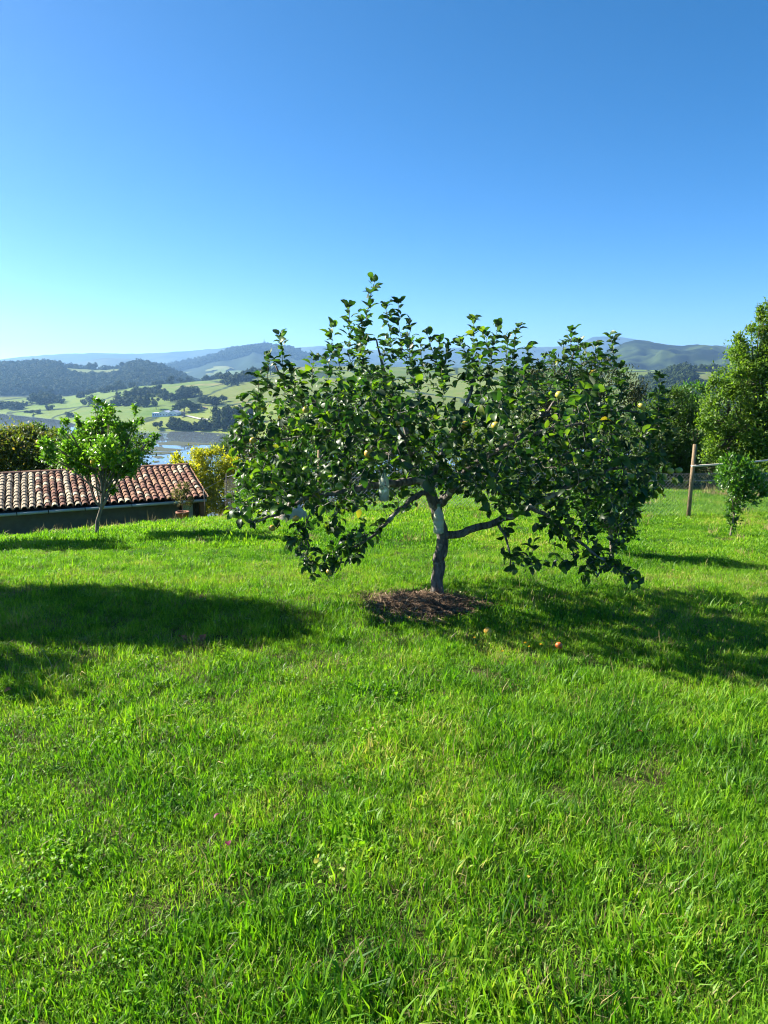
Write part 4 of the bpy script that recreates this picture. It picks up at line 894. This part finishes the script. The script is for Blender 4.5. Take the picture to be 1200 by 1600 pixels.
# leaves along the thin wood
thin = np.nonzero((rad < .0075) & (np.arange(NN) >= NHAND))[0]; handthin = np.nonzero((rad < .012) & (np.arange(NN) < NHAND))[0]
LP = []; LD = []; LU = []; LL = []; LK = []; LR = []
cen = tp(690, 700)
def add_leaf(p, d_, u_, l_, kind=0, r_=None): LP.append(p); LD.append(d_); LU.append(u_); LL.append(l_); LK.append(kind); LR.append(RNG.random() if r_ is None else r_)
for i in np.concatenate([thin, handthin]):
    p = NODES[i]; t_ = p - NODES[PAR[i]]; t_ /= np.linalg.norm(t_) + 1e-9; tipn = len(kids[i]) == 0
    n = (5 if tipn else 2) + (RNG.random() < .7) if i >= NHAND else int(RNG.random() < .7) * 2
    outw = (p - cen); outw /= np.linalg.norm(outw) + 1e-9
    for q in range(n):
        d_ = np.cross(t_, RNG.normal(size=3)); d_ /= np.linalg.norm(d_) + 1e-9; d_ = d_ + t_ * (.7 if tipn else .35) + outw * .25 + np.array([0, 0, -.12])
        u_ = np.array([0, 0, 1.]) + t_ * .3 + RNG.normal(size=3) * .55
        add_leaf(p + RNG.normal(size=3) * .012, d_, u_, RNG.uniform(.048, .100))
n_core = len(LP)
SH_IDX = []
for path in shoot_paths:
    seg = np.linalg.norm(np.diff(path, axis=0), axis=1); cum = np.concatenate([[0], np.cumsum(seg)]); ang = RNG.uniform(0, 6.28); s = .01
    while s < cum[-1]:
        p = np.array([np.interp(s, cum, path[:, q]) for q in range(3)]); t_ = path[-1] - path[0]; t_ /= np.linalg.norm(t_); f_ = s / cum[-1]
        ang += 2.4 + RNG.normal() * .25; b1 = np.cross(t_, [0, 1, 0.01]); b1 /= np.linalg.norm(b1); b2 = np.cross(t_, b1); d_ = b1 * math.cos(ang) + b2 * math.sin(ang) + t_ * (.30 + .7 * f_ ** 3); u_ = t_ * 1.0 - (b1 * math.cos(ang) + b2 * math.sin(ang)) * .3
        SH_IDX.append(len(LP)); add_leaf(p + d_ * .016, d_, u_, (.094 - .035 * max(0, f_ - .6) / .4) * RNG.uniform(.8, 1.1), 1, min(1, max(0, f_ ** 2 * .75 + RNG.uniform(0, .3)))); s += RNG.uniform(.026, .040)
    for q in range(4):
        d_ = np.array([RNG.normal() * .35, RNG.normal() * .35, 1.0]); SH_IDX.append(len(LP)); add_leaf(path[-1], d_, RNG.normal(size=3), RNG.uniform(.025, .045), 1, RNG.uniform(.85, 1))
LP = np.array(LP); LD = np.array(LD); LU = np.array(LU); LL = np.array(LL); LK = np.array(LK); LR = np.array(LR) * .989
# no leaf goes into the lawn
ok_ = LP[:, 2] > ground_z(LP[:, 0], LP[:, 1]) + .08
pxl = 600 + F * LP[:, 0] / (LP[:, 1] * CP - (LP[:, 2] - 1.6) * SP); pyl = 800 - F * (LP[:, 1] * SP + (LP[:, 2] - 1.6) * CP) / (LP[:, 1] * CP - (LP[:, 2] - 1.6) * SP)
rr1 = RNG.random(len(LP))
for x0, x1, y0, y1, keep, dn in ((580, 622, 742, 792, 0, -.28), (664, 706, 790, 842, 0, -.1), (470, 660, 745, 800, .35, 0), (590, 690, 770, 800, .3, 0), (600, 670, 795, 840, .12, 9), (700, 785, 800, 850, .15, 9), (640, 780, 838, 960, 0, 9), (540, 650, 800, 840, .5, 9)):
    ok_ &= ~((pxl > x0) & (pxl < x1) & (pyl > y0) & (pyl < y1) & (LP[:, 1] < TD + dn) & (rr1 > keep))
# single leaves: the upright shoots first, then the outermost towards the viewer
score = np.where(LK == 1, 2.0, 0) * (LL > .05) * (LP[:, 2] > tp(690, 600)[2]) + (CAM[1] + TD - LP[:, 1]) * .5 + np.abs(LP[:, 0] - cen[0]) * .2 + LL * 8
score[~ok_] = -9; order = np.argsort(-score); single = set(order[:300].tolist())
X_, Y_, Z_ = frames(LD, LU)
LM = {}
for kd, mm in ((0, 'apple_leaf'), (1, 'young_leaf')):
    for t, (tv, tf) in enumerate(LT):
        for q in range(3): LM[(kd, t, q)] = fast_mesh('leaf', flat_leaf(tv), tf, M[mm], rnd=np.full(len(tv), (.12, .5, .82)[q]))
for i in single:
    t = int(RNG.integers(0, len(LT))); q = 0 if LR[i] < .33 else 1 if LR[i] < .66 else 2; o = obj('leaf', LM[(int(LK[i]), t, q)], apple); L_ = float(LL[i]); Wd = L_ * .62
    m4 = Matrix(((X_[i][0] * L_, Y_[i][0] * Wd, Z_[i][0] * L_, LP[i][0] - TB[0]), (X_[i][1] * L_, Y_[i][1] * Wd, Z_[i][1] * L_, LP[i][1] - TB[1]), (X_[i][2] * L_, Y_[i][2] * Wd, Z_[i][2] * L_, LP[i][2] - TB[2]), (0, 0, 0, 1)))
    o.matrix_basis = m4
for kd, mm, nm in ((0, 'apple_leaf', 'foliage'), (1, 'young_leaf', 'young_foliage')):
    s = np.array([i for i in range(len(LP)) if LK[i] == kd and i not in single and ok_[i]])
    V, Q, rn = leaf_cloud(LP[s], LD[s], LU[s], LL[s], LL[s] * .62, LR[s], LT)
    tag(obj(nm, fast_mesh(nm, V - TB, Q, M[mm], rnd=rn), apple), kind='stuff')
print('apple leaves', len(LP), 'nodes', NN, 'limbs', limb_n)
# fruit
FR = [(436, 790, -.55, 0), (462, 810, -.6, 0), (425, 825, -.55, 0), (515, 893, -.62, 0), (478, 734, -.6, 2), (874, 617, -1.05, 0), (775, 665, -1.0, 0), (576, 708, -1.0, 0), (549, 845, -.6, 0), (430, 752, -.6, 0), (1061, 735, -.35, 2), (1048, 736, -.35, 0), (985, 745, -.5, 2), (530, 760, -.55, 2), (1003, 634, -.4, 0), (727, 664, -1.0, 0), (852, 785, -.7, 0), (470, 660, -.7, 2), (478, 640, -.6, 0), (395, 688, -.5, 0), (620, 660, -1.1, 0), (930, 690, -.9, 2), (905, 760, -.7, 0), (800, 760, -.8, 2), (560, 838, -.6, 2), (700, 705, -1.0, 2), (650, 840, -.2, 2)]
for px, py, o_, kd in FR[:26]:
    f_ = obj('apple', GREENAPPLE if kd == 2 else APPLE, apple, tp(px, py, o_) - TB); s_ = random.uniform(.027, .035); f_.scale = (s_, s_, s_); f_.rotation_euler = (random.uniform(-.6, .6), random.uniform(-.6, .6), random.random() * 6)
# ---- bottles hung in the tree
k = NT('clear_plastic'); tr = k.n('ShaderNodeBsdfTransparent'); tr.inputs[0].default_value = (.86, .93, .88, 1); gl = k.n('ShaderNodeBsdfPrincipled'); gl.inputs['Base Color'].default_value = (.80, .85, .74, 1); gl.inputs['Roughness'].default_value = .18
mx = k.n('ShaderNodeMixShader'); mx.inputs[0].default_value = .45; k.l(tr.outputs[0], mx.inputs[1]); k.l(gl.outputs[0], mx.inputs[2]); M['plastic'] = k.done(mx.outputs[0])
M['brown_liquid'] = plain('brown_liquid', (.13, .045, .015), .25, .5); M['pale_liquid'] = plain('pale_liquid', (.50, .46, .25), .3, .5, 6, .1); M['cap'] = plain('cap', (.04, .16, .09), .4, .5); M['cord'] = plain('cord', (.25, .22, .17), .9, .2)
def bottle(base, up, fill, lm, label, hang):
    b_ = empty('bottle', base, label, 'bottle'); mb = MB(); r_ = .044
    mb.lathe((0, 0, 0), [(.002, .006), (r_ * .7, 0), (r_, .012), (r_, .05), (r_ * .95, .055), (r_, .06), (r_, .11), (r_ * .95, .115), (r_, .12), (r_, .15), (r_ * .8, .185), (r_ * .45, .21), (.014, .222), (.014, .24)], 18); mb.build('body', M['plastic'], b_, True)
    mb = MB(); rl = r_ * .93; mb.lathe((0, 0, 0), [(.001, .008), (rl * .7, .006), (rl, .014), (rl, fill), (.001, fill)], 16); mb.build('liquid', lm, b_, True)
    mb = MB(); mb.lathe((0, 0, 0), [(.001, .236), (.0165, .236), (.0165, .256), (.001, .258)], 12); mb.build('cap', M['cap'], b_)
    mb = MB(); mb.tube([np.array([.016, 0, .23]), np.array([.01, .005, .25 + hang * .5]), np.array([0, .01, .25 + hang])], .002, 5); mb.build('hanging_cord', M['cord'], b_); return b_
bottle(tp(600, 783, -.33), None, .045, M['brown_liquid'], 'clear plastic bottle with a little brown liquid hanging from the long apple branch', .06)
bottle(tp(685, 834, -.17), None, .165, M['pale_liquid'], 'bottle of pale yellowish liquid tied against the apple trunk', .12)

# ---- mulch under the tree
M['mulch'] = plain('mulch', (.09, .058, .036), .95, .1, 25, .4, .8); M['straw'] = NT('straw'); k = M['straw']; c = k.ramp(k.attr('rnd'), [(0, (.07, .042, .026)), (.5, (.20, .125, .075)), (1, (.44, .33, .22))]); M['straw'] = k.done(k.bsdf(c, .85, .2))
mc = gp(655, 950); mc2 = mc[:2]; MRX, MRY = .44, .44
def mulch_r(x, y): 
    th = np.arctan2((y - mc2[1]) / MRY, (x - mc2[0]) / MRX); return np.hypot((x - mc2[0]) / MRX, (y - mc2[1]) / MRY) / (1 + .12 * np.sin(3 * th + 1) + .08 * np.sin(7 * th))
nr, na_ = 12, 40; rr_, tt_ = np.meshgrid(np.linspace(.01, 1.05, nr), np.linspace(0, 2 * math.pi, na_), indexing='ij')
Xm = mc2[0] + rr_ * MRX * np.cos(tt_); Ym = mc2[1] + rr_ * MRY * np.sin(tt_); Zm = ground_z(Xm, Ym) + .05 * np.clip(1 - rr_ ** 2, -.2, 1) + .02 * fbm(Xm * 9, Ym * 9, 3, 2)
tag(obj('mulch_bed', grid_mesh('mulch_bed', Xm, Ym, Zm, M['mulch'])), kind='structure')
n = 9000; th = RNG.uniform(0, 6.283, n); r_ = np.sqrt(RNG.random(n)) * 1.1 * (1 + .18 * np.sin(3 * th + 1) + .1 * np.sin(8 * th)) + np.abs(RNG.normal(size=n)) * .09; P = np.stack([mc2[0] + r_ * MRX * np.cos(th), mc2[1] + r_ * MRY * np.sin(th), np.zeros(n)], 1); P[:, 2] = ground_z(P[:, 0], P[:, 1]) + .06 * np.clip(1 - r_ ** 2, 0, 1) + RNG.uniform(.0, .028, n)
D = np.stack([RNG.normal(size=n), RNG.normal(size=n), RNG.normal(size=n) * .22], 1); L = RNG.uniform(.03, .13, n); V, Q, rn = leaf_cloud(P, D, np.tile([0, 0, 1.], (n, 1)) + RNG.normal(size=(n, 3)) * .4, L, RNG.uniform(.003, .007, n), RNG.random(n))
tag(obj('mulch_straw', fast_mesh('mulch_straw', V, Q, M['straw'], rnd=rn)), kind='stuff')

# ================================================================== grass
def grass_mat(name, stops, trans, tf=.4):
    k = NT(name); r_ = k.attr('rnd'); oi = k.n('ShaderNodeObjectInfo'); f = k.noise(.55, 3, vec=oi.outputs['Location']); f3 = k.noise(3.0, 2, vec=oi.outputs['Location'])
    lo = k.math('ADD', k.math('MULTIPLY', k.math('SUBTRACT', f, .5), 1.5), k.math('MULTIPLY', k.math('SUBTRACT', f3, .5), 1.5))
    q = k.math('ADD', k.math('ADD', k.math('MULTIPLY', r_, .62), k.math('MULTIPLY', oi.outputs['Random'], .30)), lo)
    c = k.ramp(q, stops); p = k.bsdf(c, .48, .24); t = k.n('ShaderNodeBsdfTranslucent'); k.l(k.ramp(q, trans), t.inputs['Color'])
    mx = k.n('ShaderNodeMixShader'); mx.inputs[0].default_value = tf; k.l(p, mx.inputs[1]); k.l(t.outputs[0], mx.inputs[2]); return k.done(mx.outputs[0])
M['grass'] = grass_mat('grass', [(.0, (.028, .100, .008)), (.35, (.094, .222, .012)), (.65, (.166, .316, .018)), (.9, (.24, .37, .032)), (1, (.38, .36, .10))], [(.0, (.07, .27, .005)), (.45, (.22, .54, .008)), (.85, (.40, .68, .015)), (1, (.5, .48, .08))], .40)
M['thatch'] = grass_mat('thatch', [(0, (.075, .085, .025)), (.5, (.16, .14, .055)), (1, (.30, .24, .12))], [(0, (.08, .1, .02)), (1, (.25, .22, .08))], .2)
M['dry_grass'] = grass_mat('dry_grass', [(0, (.30, .24, .09)), (1, (.48, .38, .18))], [(0, (.3, .25, .08)), (1, (.45, .36, .14))], .25)
def tuft(seed, n, radius, h0, h1, w0, w1, lean, mat, bend=.6):
    r0 = np.random.default_rng(seed); th = r0.uniform(0, 6.283, n); rr = radius * np.sqrt(r0.random(n)); B = np.stack([rr * np.cos(th), rr * np.sin(th), np.full(n, -.012)], 1)
    az = r0.uniform(0, 6.283, n); H = r0.uniform(h0, h1, n) * r0.uniform(.7, 1.2, n); W = r0.uniform(w0, w1, n) / 2; ln = np.abs(r0.normal(size=n)) * lean + .08; ln = np.minimum(ln, 1.25)
    d = np.stack([np.cos(az), np.sin(az), np.zeros(n)], 1); sd = np.stack([-np.sin(az + r0.normal(size=n) * .7), np.cos(az + r0.normal(size=n) * .7), np.zeros(n)], 1)
    a1 = ln * .6; a2 = np.minimum(ln * (1 + bend), 2.0); Mv = B + (d * np.sin(a1)[:, None] + np.array([0, 0, 1]) * np.cos(a1)[:, None]) * (H * .55)[:, None]; Tv = Mv + (d * np.sin(a2)[:, None] + np.array([0, 0, 1]) * np.cos(a2)[:, None]) * (H * .5)[:, None]
    Tv[:, 2] = np.maximum(Tv[:, 2], .004)
    V = np.stack([B - sd * (W * .7)[:, None], B + sd * (W * .7)[:, None], Mv - sd * W[:, None], Mv + sd * W[:, None], Tv], 1).reshape(-1, 3); b = (np.arange(n) * 5)[:, None, None]
    Q = (np.array([[0, 1, 3], [0, 3, 2], [2, 3, 4]])[None] + b).reshape(-1, 3); return fast_mesh('tuft', V, Q, mat, rnd=np.repeat(r0.random(n), 5))
def weed(seed, n, radius, mat):
    r0 = np.random.default_rng(seed); th = r0.uniform(0, 6.283, n); rr = radius * np.sqrt(r0.random(n)); P = np.stack([rr * np.cos(th), rr * np.sin(th), r0.uniform(.012, .045, n)], 1)
    D = np.stack([np.cos(th + r0.normal(size=n)), np.sin(th + r0.normal(size=n)), r0.normal(size=n) * .3], 1); U = r0.normal(size=(n, 3)) * .4 + [0, 0, 1]; L = r0.uniform(.010, .021, n)
    V, Q, rn = leaf_cloud(P, D, U, L, L * .95, r0.random(n), LT); return fast_mesh('weed', V, Q, mat, rnd=rn)
NEAR = [tuft(1, 150, .11, .020, .045, .0030, .0055, .85, M['grass']), tuft(2, 150, .11, .020, .048, .0030, .0055, .95, M['grass']), tuft(3, 130, .11, .024, .055, .0032, .0060, .85, M['grass']),     # 0-2 short
        tuft(4, 90, .10, .035, .078, .0032, .0065, .65, M['grass']), tuft(5, 90, .10, .040, .088, .0032, .0068, .7, M['grass']), tuft(6, 70, .09, .06, .12, .0035, .0075, .6, M['grass']),                # 3-5 long
        weed(7, 100, .10, M['grass']), weed(8, 90, .10, M['grass']), tuft(9, 14, .10, .05, .13, .002, .004, .8, M['dry_grass']), tuft(10, 9, .05, .10, .20, .005, .009, .6, M['grass'], .9),      # 6-7 weed, 8 dry, 9 broad blades
        tuft(11, 170, .13, .025, .060, .0025, .0050, 1.5, M['grass'], .3), tuft(12, 60, .13, .03, .07, .0020, .0038, 1.6, M['thatch'], .3)]      # 10 lying blades, 11 thatch
FAR = [tuft(21, 170, .20, .018, .042, .006, .010, .6, M['grass']), tuft(22, 170, .20, .018, .045, .006, .010, .65, M['grass']), tuft(23, 130, .20, .035, .075, .008, .013, .5, M['grass']), tuft(24, 30, .15, .10, .26, .004, .008, .5, M['dry_grass'])]
def grass_pts(d0, d1, dens, seed, amax=.72, pad=1.2):
    r0 = np.random.default_rng(seed); wmax = amax * d1 + pad; n = int(2 * wmax * (d1 - d0) * dens); x = r0.uniform(-wmax, wmax, n); y = r0.uniform(d0, d1, n); k_ = np.abs(x) < amax * y + pad; x = x[k_]; y = y[k_]; return x, y
def long_field(x, y):
    """1 where the lawn stands long: right foreground, around the trunk, along the fence"""
    v = .30 + .30 * np.clip((x + .4) / 1.6, -1, 1) * np.clip((5.5 - y) / 3, 0, 1) + 1.1 * fbm(x * .9 + 3, y * .9, 3, 61)
    v = v + .5 * np.exp(-((x - TB[0]) ** 2 + (y - TB[1] - .1) ** 2) / .7) + .4 * np.clip((y - 12) / 3, 0, 1) * (x > 2) + .35 * np.clip((y - 15) / 2, 0, 1)
    return np.clip(v, 0, 1)
def sow(name, x, y, pick, meshes, smin, smax, tilt=.12):
    mk = mulch_r(x, y) > np.random.default_rng(3).uniform(.55, 1.15, len(x)); x, y, pick = x[mk], y[mk], pick[mk]; n = len(x); P = np.stack([x, y, ground_z(x, y)], 1)
    rot = np.stack([RNG.normal(size=n) * tilt, RNG.normal(size=n) * tilt, RNG.uniform(0, 6.28, n)], 1); scatter(name, P, rot, RNG.uniform(smin, smax, n) * (.66 + .85 * vnoise(x * 3.5, y * 3.5, 19) * vnoise(x * 9, y * 9, 23)), pick, meshes)
def choose(x, y):
    f = long_field(x, y); n = len(x); u = RNG.random(n); p = RNG.integers(0, 3, n); lg = RNG.random(n) < f * .9; p = np.where(lg, RNG.integers(3, 6, n), p)
    cl = (fbm(x * 1.4 + 9, y * 1.4, 3, 15) > .02) & (x < .6); p = np.where((RNG.random(n) < np.where(cl, .08, .02)) & ~lg, RNG.integers(6, 8, n), p)
    p = np.where(u < .035, 8, p); p = np.where((u > .975) & lg, 9, p); return p
x, y = grass_pts(.9, 4.2, 400, 71); kq = RNG.random(len(x)) < np.clip(.78 + 1.6 * fbm(x * 1.3, y * 1.3, 3, 33), .6, 1); x, y = x[kq], y[kq]; sow('lawn_grass', x, y, choose(x, y), NEAR, .8, 1.2)
x, y = grass_pts(4.2, 9.0, 250, 72); kq = RNG.random(len(x)) < np.clip(.78 + 1.6 * fbm(x * 1.1, y * 1.1, 3, 33), .6, 1); x, y = x[kq], y[kq]; sow('lawn_grass_middle', x, y, choose(x, y), NEAR, .7, 1.1)
x, y = grass_pts(.9, 8.0, 120, 75); sow('lawn_thatch', x, y, np.where(RNG.random(len(x)) < .72, 10, 11), NEAR, .9, 1.3)
x, y = grass_pts(9.0, 27.0, 70, 73); f = long_field(x, y); n = len(x); p = np.where(RNG.random(n) < f * .8, 2, RNG.integers(0, 2, n)); p = np.where(RNG.random(n) < .008, 3, p); sow('lawn_grass_distance', x, y, p, FAR, .85, 1.3)
# taller dry stalks along the shed foot and the crest of the lawn
n = 90; x = RNG.uniform(-10.5, -3.5, n); y = 17.0 + (x + 8) * .30 + RNG.normal(size=n) * .5; sow('dry_stalks', x, y, np.full(n, 3), FAR, .5, 1.0)
p_ = at(1105, 760, 22); n = 22; x = p_[0] + RNG.normal(size=n) * .3; y = 20.5 + RNG.normal(size=n) * .4; sow('dry_tuft', x, y, np.full(n, 3), FAR, 1.2, 2.0)

# ================================================================== small things on the lawn
M['petal'] = plain('petal', (.80, .52, .01), .6, .3); M['stem'] = plain('stem', (.08, .18, .02), .6, .3)
def flower(px, py, h_, s_, label):
    b_ = gp(px, py + h_ / gp(px, py)[1] * F * .9); e = empty('dandelion', b_, label, 'flower', 'yellow flowers in the grass'); mb = MB(); mb.tube([[0, 0, 0], [.006, 0, h_ * .5], [.004, .003, h_]], [.0022, .002, .0018], 5); mb.build('stem', M['stem'], e)
    n = 22; th = np.arange(n) * 2.4; D = np.stack([np.cos(th), np.sin(th), np.linspace(.2, 1.2, n)], 1); V, Q, rn = leaf_cloud(np.tile([.004, .003, h_], (n, 1)), D, np.tile([0, 0, 1.], (n, 1)) - D * .3, np.full(n, s_), np.full(n, s_ * .45), RNG.random(n))
    tag(obj('bloom', fast_mesh('bloom', V, Q, M['petal'], rnd=rn), e), kind='stuff')
FLW = [(782, 950, .13, .020, 'yellow flower standing in the shade beside the mulch'), (740, 999, .08, .013, 'yellow flower left of the two small blooms before the trunk'), (742, 1010, .06, .011, 'lower of two small yellow blooms before the trunk'), (784, 1019, .07, .011, 'yellow flower below the fallen yellow apple'), (819, 1007, .08, .012, 'yellow flower in the middle of the lawn, left of its twin'), (825, 1012, .07, .011, 'yellow flower close right of its twin on the lawn'), (843, 1010, .09, .014, 'yellow flower nearest the fallen orange apple')]
for a_ in FLW: flower(*a_)
FA = unit_fruit('apple', M['red_apple'])
M['brown_leaf'] = plain('brown_leaf', (.24, .10, .045), .8, .2, 20, .3); M['dark_red'] = plain('dark_red', (.10, .008, .03), .6, .3); M['pale_leaf'] = plain('pale_leaf', (.45, .40, .22), .7, .3); M['yellow_skin'] = plain('yellow_skin', (.72, .42, .06), .5, .4, 4, .2)
FY = unit_fruit('apple', M['yellow_skin'])
for px, py, me, s_, lb_ in ((873, 1016, FA, .026, 'orange red apple lying on the sunlit lawn'), (762, 993, FY, .030, 'yellow apple lying on the grass before the trunk')):
    p = gp(px, py + 4); o = obj('fallen_apple', me, None, p + [0, 0, .05]); o.scale = (s_,) * 3; o.rotation_euler = (1.0, .4, 2); tag(o, lb_, 'apple', 'windfall apples')
tv, tf = LT[2]
for px, py, mm, s_, lb_ in ((280, 1006, 'brown_leaf', .09, 'curled brown leaf on the lawn below the oval shadow'), (318, 1003, 'brown_leaf', .08, 'second brown leaf right of the curled one'), (719, 935, 'pale_leaf', .085, 'pale fallen leaf lying on the mulch'), (345, 1291, 'dark_red', .035, 'upper of two dark red petals in the grass'), (358, 1343, 'dark_red', .04, 'lower of two dark red petals in the grass'), (1004, 1160, 'brown_leaf', .05, 'small brown leaf on the lawn in front of the tree shade'), (825, 1394, 'yellow_skin', .024, 'small orange yellow leaf in the near grass'), (20, 1090, 'brown_leaf', .05, 'brown leaf in the faint shade by the picture edge'), (638, 973, 'yellow_skin', .05, 'yellow leaf at the front edge of the mulch')):
    p = gp(px, py); o = obj('fallen_leaf', fast_mesh('fallen_leaf', flat_leaf(tv), tf, M[mm], rnd=np.full(len(tv), .5)), None, p + [0, 0, .05]); o.scale = (s_, s_ * .6, s_); o.rotation_euler = (random.uniform(-.4, .4), random.uniform(-.3, .3), random.random() * 6); tag(o, lb_, 'leaf', 'fallen leaves')

# ================================================================== air
k = NT('air'); v = k.n('ShaderNodeVolumePrincipled'); v.inputs['Density'].default_value = 1.05e-4; v.inputs['Color'].default_value = (.30, .58, 1.0, 1); v.inputs['Anisotropy'].default_value = .25; k.l(v.outputs[0], k.out.inputs['Volume'])
mb = MB(); mb.box((0, 4900, 210), (30000, 10200, 545)); hz = mb.build('haze', k.m); tag(hz, kind='stuff')
